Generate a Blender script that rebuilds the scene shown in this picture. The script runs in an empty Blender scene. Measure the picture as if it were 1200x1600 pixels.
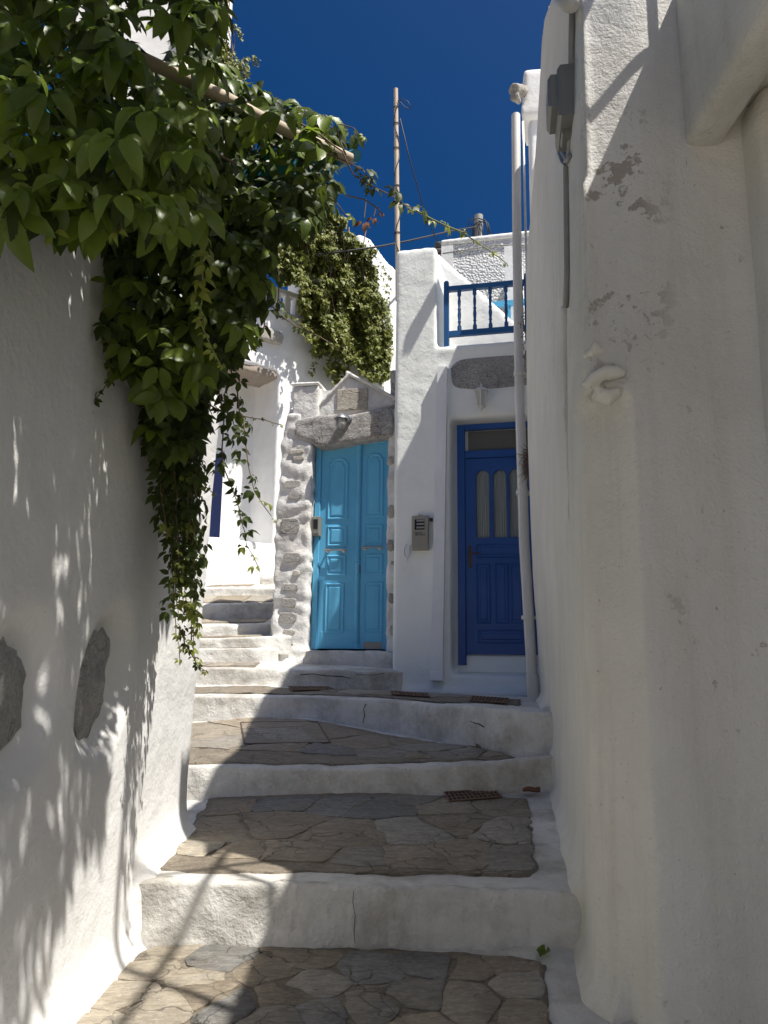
import bpy, bmesh, math, random
import numpy as np
from mathutils import Vector, Matrix, noise

random.seed(7)
rng = np.random.default_rng(7)
SC = bpy.context.scene
COL = SC.collection
R = math.radians

# ------------------------------------------------------------------ camera (eye level is z = 0)
PITCH, ROLL, FOC = R(10.5), R(0.67), 1202.0
CF = Vector((0, math.cos(PITCH), math.sin(PITCH)))
_U0 = Vector((0, -math.sin(PITCH), math.cos(PITCH)))
CR = Vector((1, 0, 0)) * math.cos(ROLL) + _U0 * math.sin(ROLL)
CU = _U0 * math.cos(ROLL) - Vector((1, 0, 0)) * math.sin(ROLL)
cd = bpy.data.cameras.new('camera')
cam = bpy.data.objects.new('camera', cd)
COL.objects.link(cam)
cam.matrix_world = Matrix(((CR.x, CU.x, -CF.x, 0), (CR.y, CU.y, -CF.y, 0), (CR.z, CU.z, -CF.z, 0), (0, 0, 0, 1)))
cd.sensor_fit = 'VERTICAL'
cd.sensor_height = 36.0
cd.lens = 36.0 * FOC / 1600.0
cd.clip_start = 0.05
cd.clip_end = 800
SC.camera = cam

# ------------------------------------------------------------------ sky, sun, exposure
SUN_AZ, SUN_EL = R(126), R(62)          # azimuth clockwise from +Y
wd = bpy.data.worlds.new('World')
SC.world = wd
wd.use_nodes = True
_nt = wd.node_tree
_bg = _nt.nodes['Background']
_sky = _nt.nodes.new('ShaderNodeTexSky')
_sky.sky_type = 'NISHITA'
_sky.sun_disc = False
_sky.sun_elevation = SUN_EL
_sky.sun_rotation = SUN_AZ
_sky.altitude = 650
_sky.dust_density = 9.0
_sky.ozone_density = 10.0
_hs = _nt.nodes.new('ShaderNodeHueSaturation')
_hs.inputs['Hue'].default_value = 0.503
_hs.inputs['Saturation'].default_value = 1.36
_nt.links.new(_sky.outputs[0], _hs.inputs['Color'])
_nt.links.new(_hs.outputs[0], _bg.inputs[0])
_bg.inputs[1].default_value = 0.05
sl = bpy.data.lights.new('sun', 'SUN')
sl.energy = 5.0
sl.angle = R(0.53)
sl.color = (1.0, 0.95, 0.87)
sun = bpy.data.objects.new('sun', sl)
COL.objects.link(sun)
SUND = Vector((math.sin(SUN_AZ) * math.cos(SUN_EL), math.cos(SUN_AZ) * math.cos(SUN_EL), math.sin(SUN_EL)))
sun.rotation_euler = SUND.to_track_quat('Z', 'Y').to_euler()
sun.location = SUND * 30
vs = SC.view_settings
vs.view_transform = 'Standard'
vs.look = 'None'
vs.exposure = 0.58
vs.gamma = 1.0
vs.use_curve_mapping = False
SC.cycles.max_bounces = 8
SC.cycles.diffuse_bounces = 5
SC.cycles.transparent_max_bounces = 8

# ------------------------------------------------------------------ pixel -> world helpers (photo is 1200 x 1600)
def ray(x, y): return CF + CR * ((x - 600) / FOC) - CU * ((y - 800) / FOC)
def P(x, y, d):
    r = ray(x, y); return r * (d / r.y)
def PP(x, y, o, n):
    r = ray(x, y); return r * (o.dot(n) / r.dot(n))
def pix(v):
    w = v.dot(CF); return 600 + FOC * v.dot(CR) / w, 800 - FOC * v.dot(CU) / w
def lerp(a, b, t): return a + (b - a) * t
def clamp(x, a=0., b=1.): return max(a, min(b, x))
def sstep(a, b, x):
    t = clamp((x - a) / (b - a)); return t * t * (3 - 2 * t)
def interp(x, pts):
    if x <= pts[0][0]: return pts[0][1]
    for (a, va), (b, vb) in zip(pts, pts[1:]):
        if x <= b: return lerp(va, vb, (x - a) / (b - a))
    return pts[-1][1]

class Fr:                                   # local frame: u right, v up, w towards the viewer
    def __init__(s, o, t, n): s.o, s.t, s.n = Vector(o), Vector(t).normalized(), Vector(n).normalized()
    def __call__(s, u, v, w=0.0): return s.o + s.t * u + Vector((0, 0, v)) + s.n * w
    def uv(s, x, y, w=0.0):
        q = PP(x, y, s.o + s.n * w, s.n); return (q - s.o).dot(s.t), q.z - s.o.z

# ------------------------------------------------------------------ mesh collector
class MB:
    def __init__(s): s.v, s.f = [], []
    def add(s, vs_, fs):
        b = len(s.v); s.v += [Vector(v) for v in vs_]; s.f += [[i + b for i in f] for f in fs]; return s
    def hexa(s, c):                         # 8 corners: bottom 4 ccw, top 4 ccw
        return s.add(c, [[3, 2, 1, 0], [4, 5, 6, 7], [0, 1, 5, 4], [1, 2, 6, 5], [2, 3, 7, 6], [3, 0, 4, 7]])
    def box(s, a, b):
        (x0, y0, z0), (x1, y1, z1) = a, b
        return s.hexa([(x0, y0, z0), (x1, y0, z0), (x1, y1, z0), (x0, y1, z0), (x0, y0, z1), (x1, y0, z1), (x1, y1, z1), (x0, y1, z1)])
    def fbox(s, fr, u0, u1, v0, v1, w0, w1):
        if w0 > w1: w0, w1 = w1, w0
        return s.hexa([fr(u0, v0, w1), fr(u1, v0, w1), fr(u1, v0, w0), fr(u0, v0, w0), fr(u0, v1, w1), fr(u1, v1, w1), fr(u1, v1, w0), fr(u0, v1, w0)])
    def bevbox(s, fr, u0, u1, v0, v1, w0, w1, b):          # box with bevelled front edges, w1 is the front
        s.loft([[fr(u0, v0, w0), fr(u1, v0, w0), fr(u1, v1, w0), fr(u0, v1, w0)],
                [fr(u0, v0, w1 - b), fr(u1, v0, w1 - b), fr(u1, v1, w1 - b), fr(u0, v1, w1 - b)],
                [fr(u0 + b, v0 + b, w1), fr(u1 - b, v0 + b, w1), fr(u1 - b, v1 - b, w1), fr(u0 + b, v1 - b, w1)]]); return s
    def loft(s, rings, cap=True):
        b = len(s.v); n = len(rings[0])
        for r in rings: s.v += [Vector(p) for p in r]
        for i in range(len(rings) - 1):
            for j in range(n):
                k = (j + 1) % n
                s.f.append([b + i * n + j, b + i * n + k, b + (i + 1) * n + k, b + (i + 1) * n + j])
        if cap:
            s.f.append([b + j for j in range(n)][::-1]); s.f.append([b + (len(rings) - 1) * n + j for j in range(n)])
        return s
    def tube(s, pts, rad, n=8, cap=True):
        pts = [Vector(p) for p in pts]; rings = []
        if not hasattr(rad, '__len__'): rad = [rad] * len(pts)
        up = Vector((0.13, 0.31, 0.94))
        for i, p in enumerate(pts):
            d = (pts[min(i + 1, len(pts) - 1)] - pts[max(i - 1, 0)]).normalized()
            a = d.cross(up)
            if a.length < 1e-3: a = d.cross(Vector((1, 0, 0)))
            a.normalize(); b_ = d.cross(a); up = b_.cross(d) if False else up
            rings.append([p + a * (rad[i] * math.cos(2 * math.pi * j / n)) + b_ * (rad[i] * math.sin(2 * math.pi * j / n)) for j in range(n)])
        return s.loft(rings, cap)
    def lathe(s, o, axis, prof, n=12):      # prof: (t along axis, radius)
        o, axis = Vector(o), Vector(axis).normalized()
        a = axis.cross(Vector((0.3, 0.2, 0.9)))
        if a.length < 1e-3: a = axis.cross(Vector((1, 0, 0)))
        a.normalize(); b_ = axis.cross(a)
        return s.loft([[o + axis * t + a * (r * math.cos(2 * math.pi * j / n)) + b_ * (r * math.sin(2 * math.pi * j / n)) for j in range(n)] for t, r in prof])
    def mesh(s, name):
        me = bpy.data.meshes.new(name)
        me.from_pydata([tuple(v) for v in s.v], [], s.f); me.validate(); me.update()
        bm = bmesh.new(); bm.from_mesh(me); bmesh.ops.recalc_face_normals(bm, faces=bm.faces); bm.to_mesh(me); bm.free()
        return me
    def build(s, name, mat, parent=None, smooth=False, kind=None):
        return mesh_obj(name, s.mesh(name), mat, parent, smooth, kind)

def parent_to(o, parent):
    if parent is not None:
        o.parent = parent
        if parent.type == 'EMPTY': o.matrix_parent_inverse = Matrix.Translation(-parent.location)
def mesh_obj(name, me, mat, parent=None, smooth=False, kind=None):
    o = bpy.data.objects.new(name, me); COL.objects.link(o)
    if mat is not None and len(me.materials) == 0: me.materials.append(mat)
    if smooth == 'auto':
        me.shade_smooth(); me.set_sharp_from_angle(angle=R(38))
    elif smooth: me.shade_smooth()
    parent_to(o, parent)
    if kind: o['kind'] = kind
    return o
def tag(o, label=None, cat=None, group=None, kind=None):
    if label: o['label'] = label
    if cat: o['category'] = cat
    if group: o['group'] = group
    if kind: o['kind'] = kind
    return o
def thing(name, label, cat, loc, group=None):
    o = bpy.data.objects.new(name, None); COL.objects.link(o); o.location = loc; o.empty_display_size = 0.1
    return tag(o, label, cat, group)

def fbm(p, o=3):
    a, s_, f = 0.0, 1.0, 1.0
    for _ in range(o):
        a += s_ * noise.noise(p * f); s_ *= 0.5; f *= 2.1
    return a

def organic(name, mb, mat, parent=None, voxel=0.03, smooth=5, amp=0.006, freq=2.2, fn=None, kind=None, post=None):
    """union of overlapping solids -> voxel remesh -> smooth: hand-trowelled, rounded whitewashed masonry"""
    me = mb.mesh('tmp'); o = bpy.data.objects.new('tmp', me); COL.objects.link(o)
    m = o.modifiers.new('r', 'REMESH'); m.mode = 'VOXEL'; m.voxel_size = voxel; m.adaptivity = 0.0
    if smooth:
        m2 = o.modifiers.new('s', 'SMOOTH'); m2.factor = 0.5; m2.iterations = smooth
    dg = bpy.context.evaluated_depsgraph_get(); dg.update()
    me2 = bpy.data.meshes.new_from_object(o.evaluated_get(dg)); bpy.data.objects.remove(o); bpy.data.meshes.remove(me)
    me2.name = name
    nv = len(me2.vertices)
    co = np.empty(nv * 3, np.float32); me2.vertices.foreach_get('co', co)
    no = np.empty(nv * 3, np.float32); me2.vertex_normals.foreach_get('vector', no)
    co = co.reshape(-1, 3); no = no.reshape(-1, 3); out = co.copy()
    for i in range(nv):
        p = Vector(co[i]); n_ = no[i]
        h = amp * (fbm(p * freq, 2) + 0.35 * noise.noise(p * freq * 5.3))
        if post: h += post(p)
        out[i] = co[i] + n_ * h
        if fn: out[i] = fn(Vector(out[i]))
    me2.vertices.foreach_set('co', out.ravel()); me2.materials.clear(); me2.update()
    return mesh_obj(name, me2, mat, parent, True, kind)

# ------------------------------------------------------------------ materials
def nodes(name):
    m = bpy.data.materials.new(name); m.use_nodes = True
    nt = m.node_tree; b = nt.nodes['Principled BSDF']
    return m, nt, b
def N(nt, t, **kw):
    n = nt.nodes.new(t)
    for k, v in kw.items():
        if k in n.inputs: n.inputs[k].default_value = v
        else: setattr(n, k, v)
    return n
def pos(nt, scale=(1, 1, 1)):
    g = N(nt, 'ShaderNodeNewGeometry'); m = N(nt, 'ShaderNodeMapping'); m.inputs['Scale'].default_value = scale
    nt.links.new(g.outputs['Position'], m.inputs[0]); return m.outputs[0]
def nz(nt, vec, scale, detail=4, rough=0.55, dist=0.0):
    n = N(nt, 'ShaderNodeTexNoise', Scale=scale, Detail=detail, Roughness=rough, Distortion=dist); nt.links.new(vec, n.inputs['Vector']); return n.outputs['Fac']
def ramp(nt, fac, stops):
    r = N(nt, 'ShaderNodeValToRGB'); e = r.color_ramp.elements
    while len(e) < len(stops): e.new(0.5)
    for q, (p_, c) in zip(e, stops):
        q.position = p_; q.color = (c if hasattr(c, '__len__') else (c, c, c)) + ((1,) if not hasattr(c, '__len__') or len(c) == 3 else ())
    nt.links.new(fac, r.inputs[0]); return r.outputs[0]
def mixc(nt, fac, a, b, mode='MIX'):
    m = N(nt, 'ShaderNodeMix', data_type='RGBA', blend_type=mode)
    for s_, v in ((0, fac), (6, a), (7, b)):
        if hasattr(v, 'is_linked') or isinstance(v, bpy.types.NodeSocket): nt.links.new(v, m.inputs[s_])
        elif s_ == 0: m.inputs[0].default_value = v
        else: m.inputs[s_].default_value = tuple(v) + (1,)
    return m.outputs[2]
def math_(nt, op, a, b=0.0):
    m = N(nt, 'ShaderNodeMath', operation=op)
    for i, v in enumerate((a, b)):
        if isinstance(v, bpy.types.NodeSocket): nt.links.new(v, m.inputs[i])
        else: m.inputs[i].default_value = v
    return m.outputs[0]
def bump(nt, b, layers, prev=None):         # layers: (height socket, strength, distance)
    for h, st, ds in layers:
        n = N(nt, 'ShaderNodeBump', Strength=st, Distance=ds); nt.links.new(h, n.inputs['Height'])
        if prev is not None: nt.links.new(prev, n.inputs['Normal'])
        prev = n.outputs[0]
    nt.links.new(prev, b.inputs['Normal'])

def plaster(name, col, var=0.06, dirt=(0.42, 0.38, 0.32), dirt_amt=0.35, lump=0.5, grain=0.35, speck=0.6, streak=0.0, rough=0.85, st0=0.56, edge=0.0):
    m, nt, b = nodes(name); p = pos(nt)
    c1 = tuple(c * (1 - var * 1.6) for c in col); c2 = tuple(min(0.9, c * (1 + var * 0.4)) for c in col)
    c = mixc(nt, ramp(nt, nz(nt, p, 1.7, 6, 0.6), [(0.35, 0.0), (0.65, 1.0)]), c1, c2)
    if streak:
        ps = pos(nt, (9, 9, 0.55))
        s1 = math_(nt, 'MULTIPLY', ramp(nt, nz(nt, ps, 1.6, 5, 0.62), [(0.5, 0.0), (0.78, 1.0)]), streak)
        c = mixc(nt, s1, c, dirt)
    stain = math_(nt, 'MULTIPLY', ramp(nt, nz(nt, p, 2.6, 8, 0.7), [(st0, 0.0), (st0 + .2, 1.0)]), dirt_amt)
    c = mixc(nt, stain, c, dirt)
    sp = math_(nt, 'MULTIPLY', ramp(nt, nz(nt, p, 55, 3, 0.6), [(0.68, 0.0), (0.73, 1.0)]), math_(nt, 'MULTIPLY', ramp(nt, nz(nt, p, 3.1, 3), [(0.45, 0.0), (0.65, 1.0)]), speck))
    c = mixc(nt, sp, c, (0.12, 0.10, 0.085))
    if edge:                                 # limewash rubbed through on nosings
        gq = N(nt, 'ShaderNodeNewGeometry')
        we = math_(nt, 'MULTIPLY', ramp(nt, gq.outputs['Pointiness'], [(0.515, 0.0), (0.56, 1.0)]), ramp(nt, nz(nt, p, 9, 6, 0.7), [(0.48, 0.0), (0.6, 1.0)]))
        c = mixc(nt, math_(nt, 'MULTIPLY', we, edge), c, (0.34, 0.30, 0.25))
    nt.links.new(c, b.inputs['Base Color']); b.inputs['Roughness'].default_value = rough
    bump(nt, b, [(nz(nt, p, 7, 5, 0.6), lump, 0.02), (nz(nt, p, 70, 4, 0.65), grain, 0.004), (nz(nt, p, 26, 3, 0.5, 0.6), grain * 0.8, 0.006)])
    return m

M = {}
M['white'] = plaster('whitewash', (0.80, 0.80, 0.785))
M['white_wall'] = plaster('whitewash_smooth', (0.83, 0.83, 0.82), var=0.05, dirt_amt=0.16, speck=0.4, lump=0.5, grain=0.38, st0=0.5)
M['step'] = plaster('whitewash_worn', (0.67, 0.66, 0.625), var=0.13, dirt=(0.27, 0.245, 0.21), dirt_amt=0.75, lump=1.0, grain=0.9, speck=1.0, st0=0.46, streak=0.25, edge=0.8)
M['cream'] = plaster('old_cream_whitewash', (0.72, 0.70, 0.625), var=0.05, dirt=(0.40, 0.36, 0.27), dirt_amt=0.25, lump=0.35, grain=0.45, speck=0.8, streak=0.32)
M['facade'] = plaster('fresh_whitewash', (0.835, 0.86, 0.83), var=0.03, dirt_amt=0.12, speck=0.2, lump=0.5, grain=0.35, st0=0.5)

def gateplaster():
    m = plaster('rough_limewash', (0.77, 0.76, 0.73), var=0.12, st0=0.46, dirt=(0.36, 0.33, 0.29), dirt_amt=0.65, lump=1.0, grain=0.9, speck=0.6)
    return m
M['gate'] = gateplaster()

def stucco():
    m, nt, b = nodes('roughcast'); p = pos(nt)
    v = N(nt, 'ShaderNodeTexVoronoi', Scale=28.0); nt.links.new(p, v.inputs['Vector'])
    c = mixc(nt, nz(nt, p, 2.0, 5), (0.62, 0.63, 0.64), (0.78, 0.79, 0.79))
    nt.links.new(c, b.inputs['Base Color']); b.inputs['Roughness'].default_value = 0.9
    bump(nt, b, [(v.outputs['Distance'], 1.0, 0.03), (nz(nt, p, 60, 4), 0.6, 0.01)])
    return m
M['stucco'] = stucco()

def nearwall():                              # near face of the corner house: limewash greyed for its shade, flaking to grey render
    m, nt, b = nodes('flaking_limewash'); p = pos(nt)
    sep = N(nt, 'ShaderNodeSeparateXYZ'); nt.links.new(p, sep.inputs[0])
    c = mixc(nt, ramp(nt, nz(nt, p, 1.3, 6, 0.6), [(0.35, 0.0), (0.65, 1.0)]), (0.57, 0.56, 0.53), (0.66, 0.65, 0.62))
    ps = pos(nt, (7, 7, 0.5))
    c = mixc(nt, math_(nt, 'MULTIPLY', ramp(nt, nz(nt, ps, 1.3, 6, 0.6), [(0.5, 0.0), (0.8, 1.0)]), 0.45), c, (0.46, 0.44, 0.38))
    # flakes: islands where the limewash has come off, near the corner and at the foot
    fl = ramp(nt, nz(nt, p, 5.2, 9, 0.72), [(0.545, 0.0), (0.56, 1.0)])
    mz = ramp(nt, math_(nt, 'ABSOLUTE', math_(nt, 'SUBTRACT', sep.outputs['Z'], 1.45)), [(0.25, 1.0), (0.75, 0.0)])
    mx = ramp(nt, sep.outputs['X'], [(0.86, 1.0), (0.99, 0.0)])
    f1 = math_(nt, 'MULTIPLY', fl, math_(nt, 'MULTIPLY', mz, mx))
    fine = math_(nt, 'MULTIPLY', ramp(nt, nz(nt, p, 17, 8, 0.7), [(0.635, 0.0), (0.665, 1.0)]), ramp(nt, nz(nt, p, 1.9, 2), [(0.4, 0.0), (0.6, 1.0)]))
    c = mixc(nt, math_(nt, 'MAXIMUM', f1, math_(nt, 'MULTIPLY', fine, 0.8)), c, (0.36, 0.33, 0.285))
    sp = ramp(nt, nz(nt, p, 75, 3, 0.6), [(0.70, 0.0), (0.74, 1.0)])
    c = mixc(nt, math_(nt, 'MULTIPLY', sp, 0.6), c, (0.15, 0.13, 0.11))
    # faces turned to the lane tinted lighter and yellower, painting in sunlit bounce
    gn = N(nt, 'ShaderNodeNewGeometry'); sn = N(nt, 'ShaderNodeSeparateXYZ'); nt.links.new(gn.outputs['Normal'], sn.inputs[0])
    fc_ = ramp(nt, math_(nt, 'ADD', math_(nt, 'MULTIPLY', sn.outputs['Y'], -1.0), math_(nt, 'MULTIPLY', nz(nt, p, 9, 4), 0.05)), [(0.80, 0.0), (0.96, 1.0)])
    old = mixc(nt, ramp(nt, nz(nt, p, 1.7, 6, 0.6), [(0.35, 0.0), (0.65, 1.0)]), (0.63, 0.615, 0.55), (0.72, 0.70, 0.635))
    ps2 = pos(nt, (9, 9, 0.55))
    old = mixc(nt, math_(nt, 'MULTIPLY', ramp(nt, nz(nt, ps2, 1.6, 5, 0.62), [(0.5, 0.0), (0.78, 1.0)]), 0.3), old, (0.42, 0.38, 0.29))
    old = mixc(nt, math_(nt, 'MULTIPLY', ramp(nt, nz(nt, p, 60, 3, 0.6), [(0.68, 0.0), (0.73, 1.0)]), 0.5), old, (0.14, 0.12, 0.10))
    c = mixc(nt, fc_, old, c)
    nt.links.new(c, b.inputs['Base Color']); b.inputs['Roughness'].default_value = 0.88
    inv = math_(nt, 'SUBTRACT', 1.0, math_(nt, 'MAXIMUM', f1, fine))
    bump(nt, b, [(nz(nt, p, 5, 5, 0.6), 0.6, 0.025), (nz(nt, p, 22, 4, 0.65), 0.5, 0.010), (nz(nt, p, 85, 4, 0.65), 0.8, 0.005), (inv, 0.6, 0.004)])
    return m
M['near'] = nearwall()

def stone(name, ca, cb, cc=None, scale=6, spk=0.0, strat=False, rnd=True, rough=0.8, bumpd=0.012):
    m, nt, b = nodes(name); p = pos(nt, (1, 1, 3.5) if strat else (1, 1, 1))
    c = mixc(nt, ramp(nt, nz(nt, p, scale, 8, 0.68), [(0.32, 0.0), (0.68, 1.0)]), ca, cb)
    if cc: c = mixc(nt, ramp(nt, nz(nt, p, scale * 0.5, 6, 0.7, 0.8), [(0.5, 0.0), (0.66, 0.85)]), c, cc)
    if spk:
        c = mixc(nt, math_(nt, 'MULTIPLY', ramp(nt, nz(nt, p, 95, 2, 0.5), [(0.5, 0.0), (0.62, 1.0)]), spk), c, (0.06, 0.06, 0.06))
        c = mixc(nt, math_(nt, 'MULTIPLY', ramp(nt, nz(nt, p, 130, 2, 0.5), [(0.56, 0.0), (0.64, 1.0)]), spk), c, (0.55, 0.54, 0.52))
    pf = pos(nt, (2.2, 11, 14)); fol = nz(nt, pf, scale * .8, 7, 0.7, 0.9)
    c = mixc(nt, math_(nt, 'MULTIPLY', ramp(nt, fol, [(0.42, 0.0), (0.62, 1.0)]), 0.55), c, tuple(x * 0.55 for x in ca))
    c = mixc(nt, math_(nt, 'MULTIPLY', ramp(nt, nz(nt, p, scale * 5, 6, 0.75), [(0.5, 0.0), (0.72, 1.0)]), 0.5), c, tuple(min(.8, x * 1.35) for x in cb))
    wv = N(nt, 'ShaderNodeTexNoise', Scale=4.0, Detail=4.0); nt.links.new(p, wv.inputs['Vector'])
    pv_ = N(nt, 'ShaderNodeMix', data_type='VECTOR'); pv_.inputs[0].default_value = 0.22; nt.links.new(p, pv_.inputs[4]); nt.links.new(wv.outputs['Color'], pv_.inputs[5])
    vo = N(nt, 'ShaderNodeTexVoronoi', feature='DISTANCE_TO_EDGE', Scale=7.0); nt.links.new(pv_.outputs[1], vo.inputs['Vector'])
    crk = math_(nt, 'MULTIPLY', ramp(nt, vo.outputs['Distance'], [(0.0, 1.0), (0.022, 0.0)]), ramp(nt, nz(nt, p, 3.3, 3), [(0.45, 0.0), (0.6, 1.0)]))
    c = mixc(nt, math_(nt, 'MULTIPLY', crk, 0.75), c, (0.045, 0.038, 0.03))
    # limewash splashes
    c = mixc(nt, math_(nt, 'MULTIPLY', ramp(nt, nz(nt, p, 42, 5, 0.7), [(0.66, 0.0), (0.70, 1.0)]), 0.55), c, (0.6, 0.59, 0.56))
    if rnd:
        oi = N(nt, 'ShaderNodeObjectInfo'); hv = N(nt, 'ShaderNodeHueSaturation')
        nt.links.new(math_(nt, 'ADD', math_(nt, 'MULTIPLY', oi.outputs['Random'], 0.36), 0.82), hv.inputs['Value']); nt.links.new(c, hv.inputs['Color']); c = hv.outputs[0]
    nt.links.new(c, b.inputs['Base Color']); b.inputs['Roughness'].default_value = rough
    bump(nt, b, [(nz(nt, p, scale * 1.6, 9, 0.7), 1.0, bumpd), (fol, 0.8, bumpd * .8), (nz(nt, p, 60, 5, 0.7), 0.7, 0.005), (math_(nt, 'SUBTRACT', 1.0, crk), 0.7, 0.006)])
    return m
M['schist_brown'] = stone('schist_brown', (0.215, 0.175, 0.125), (0.36, 0.305, 0.23), (0.26, 0.235, 0.19), 7)
M['schist_tan'] = stone('schist_tan', (0.27, 0.23, 0.175), (0.42, 0.37, 0.29), (0.27, 0.25, 0.215), 7)
M['schist_blue'] = stone('schist_blue', (0.14, 0.138, 0.132), (0.27, 0.262, 0.245), (0.22, 0.195, 0.16), 8)
M['schist_grey'] = stone('schist_grey', (0.22, 0.20, 0.17), (0.37, 0.34, 0.29), (0.28, 0.24, 0.19), 7)
M['mortar'] = stone('earthy_mortar', (0.21, 0.175, 0.13), (0.33, 0.285, 0.22), (0.17, 0.14, 0.105), 9, rnd=False, bumpd=0.02)
M['granite'] = stone('granite', (0.28, 0.27, 0.255), (0.46, 0.45, 0.43), None, 9, spk=0.65, rnd=False)
M['wall_rock'] = stone('wall_rock', (0.52, 0.515, 0.49), (0.78, 0.77, 0.74), (0.68, 0.67, 0.64), 9, spk=0.04, rnd=False, bumpd=0.03)
M['limed_stone'] = stone('limed_stone', (0.40, 0.37, 0.32), (0.60, 0.57, 0.52), (0.30, 0.27, 0.22), 9, rnd=True, bumpd=0.02)
M['jamb_stone'] = stone('jamb_stone', (0.36, 0.345, 0.32), (0.56, 0.54, 0.50), (0.46, 0.42, 0.36), 9, spk=0.35, rnd=True, bumpd=0.02)
M['lintel'] = stone('weathered_lintel', (0.30, 0.29, 0.275), (0.54, 0.525, 0.50), (0.38, 0.32, 0.25), 4, spk=0.4, rnd=False, bumpd=0.02)
M['darkstone'] = stone('dark_fieldstone', (0.06, 0.06, 0.06), (0.14, 0.13, 0.12), None, 6, rnd=True, bumpd=0.03)
M['plaque'] = stone('worn_marble', (0.42, 0.38, 0.31), (0.58, 0.54, 0.46), (0.36, 0.31, 0.24), 8, rnd=False, bumpd=0.02)

def paint(name, col, wear=0.25, under=(0.22, 0.19, 0.16), rough=0.45, sx=(30, 30, 2.0)):
    m, nt, b = nodes(name); p = pos(nt); pg = pos(nt, sx)
    g = nz(nt, pg, 3.0, 4, 0.6)
    c = mixc(nt, g, tuple(x * 0.86 for x in col), tuple(min(1, x * 1.1) for x in col))
    c = mixc(nt, ramp(nt, nz(nt, p, 2.2, 5), [(0.38, 0.0), (0.7, 0.6)]), c, tuple(min(1, x * 1.2 + 0.025) for x in col))
    c = mixc(nt, math_(nt, 'MULTIPLY', ramp(nt, nz(nt, p, 38, 6, 0.7), [(0.69, 0.0), (0.72, 1.0)]), wear), c, under)
    nt.links.new(c, b.inputs['Base Color']); b.inputs['Roughness'].default_value = rough
    bump(nt, b, [(g, 0.25, 0.002), (nz(nt, p, 30, 4), 0.15, 0.003)])
    return m
M['turq'] = paint('turquoise_paint', (0.10, 0.40, 0.63), 0.8, rough=.55)
M['navy'] = paint('navy_paint', (0.005, 0.062, 0.25), 0.12)
M['rail'] = paint('railing_blue_paint', (0.012, 0.095, 0.26), 0.2)
M['lightblue'] = paint('light_blue_paint', (0.08, 0.36, 0.60), 0.1)

M['teal'] = paint('teal_paint', (0.03, 0.21, 0.30), 0.5)
M['pvc'] = paint('white_pvc', (0.60, 0.59, 0.555), 0.25, (0.35, 0.27, 0.2), 0.5, (20, 20, 1))
M['chute'] = paint('white_trunking', (0.74, 0.75, 0.76), 0.05, (0.5, 0.48, 0.45), 0.55)
M['beige'] = paint('beige_plastic', (0.30, 0.285, 0.235), 0.25, (0.3, 0.22, 0.15), 0.55)
M['greybox'] = paint('grey_plastic', (0.19, 0.19, 0.17), 0.5, (0.42, 0.40, 0.36), 0.5)
M['cane'] = paint('dry_cane', (0.40, 0.33, 0.24), 0.6, (0.18, 0.14, 0.1), 0.7, (4, 4, 4))
M['mast'] = paint('bleached_pole', (0.50, 0.41, 0.31), 0.3, (0.2, 0.16, 0.12), 0.75)
M['wood'] = paint('grey_old_wood', (0.30, 0.25, 0.20), 0.7, (0.10, 0.08, 0.06), 0.8, (3, 3, 30))
M['bare_wood'] = paint('bare_wood', (0.30, 0.27, 0.24), 0.7, (0.12, 0.1, 0.08), 0.85, (3, 3, 40))

def simple(name, col, rough=0.5, metal=0.0, var=0.1, scale=20, spec=0.5):
    m, nt, b = nodes(name); p = pos(nt)
    c = mixc(nt, nz(nt, p, scale, 4), tuple(x * (1 - var) for x in col), tuple(min(1, x * (1 + var)) for x in col))
    nt.links.new(c, b.inputs['Base Color']); b.inputs['Roughness'].default_value = rough; b.inputs['Metallic'].default_value = metal
    b.inputs['Specular IOR Level'].default_value = spec
    return m
M['deepblue'] = simple('deep_blue_paint', (0.004, 0.010, 0.05), 0.7, spec=.2)
M['grate'] = simple('rust_brown_grate', (0.20, 0.125, 0.085), 0.85, 0.1, 0.4, 60)
M['pit'] = simple('drain_pit', (0.035, 0.026, 0.02), 0.95)
M['metal'] = simple('dull_metal', (0.42, 0.40, 0.37), 0.35, 0.9)
M['lampmetal'] = simple('grey_lamp_metal', (0.25, 0.26, 0.27), 0.45, 0.7)
M['iron'] = simple('rusty_iron', (0.11, 0.075, 0.055), 0.8, 0.2, 0.4, 40)
M['black'] = simple('black_cable', (0.015, 0.015, 0.016), 0.6)
M['greycable'] = simple('grey_cable', (0.28, 0.28, 0.27), 0.6)
M['dark'] = simple('dark_void', (0.012, 0.012, 0.013), 0.9)
M['lampwhite'] = simple('white_lamp_metal', (0.66, 0.65, 0.62), 0.5, 0.0, 0.15)
M['curtain'] = simple('lace_curtain', (0.42, 0.42, 0.40), 0.9)
M['curtain_dark'] = simple('brown_curtain', (0.20, 0.18, 0.16), 0.9)
M['stem'] = simple('brown_vine_stem', (0.16, 0.11, 0.07), 0.8, 0, 0.3)
M['greenstem'] = simple('green_vine_stem', (0.20, 0.22, 0.06), 0.6, 0, 0.3)
M['dryleaf'] = simple('dry_leaf', (0.16, 0.07, 0.035), 0.85, 0, 0.4, 30)
M['redleaf'] = simple('red_leaf', (0.30, 0.075, 0.03), 0.6, 0, 0.3, 40)
M['text'] = simple('black_print', (0.03, 0.03, 0.03), 0.7)
M['terracotta'] = simple('terracotta', (0.30, 0.13, 0.08), 0.85, 0, 0.3)

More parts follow.
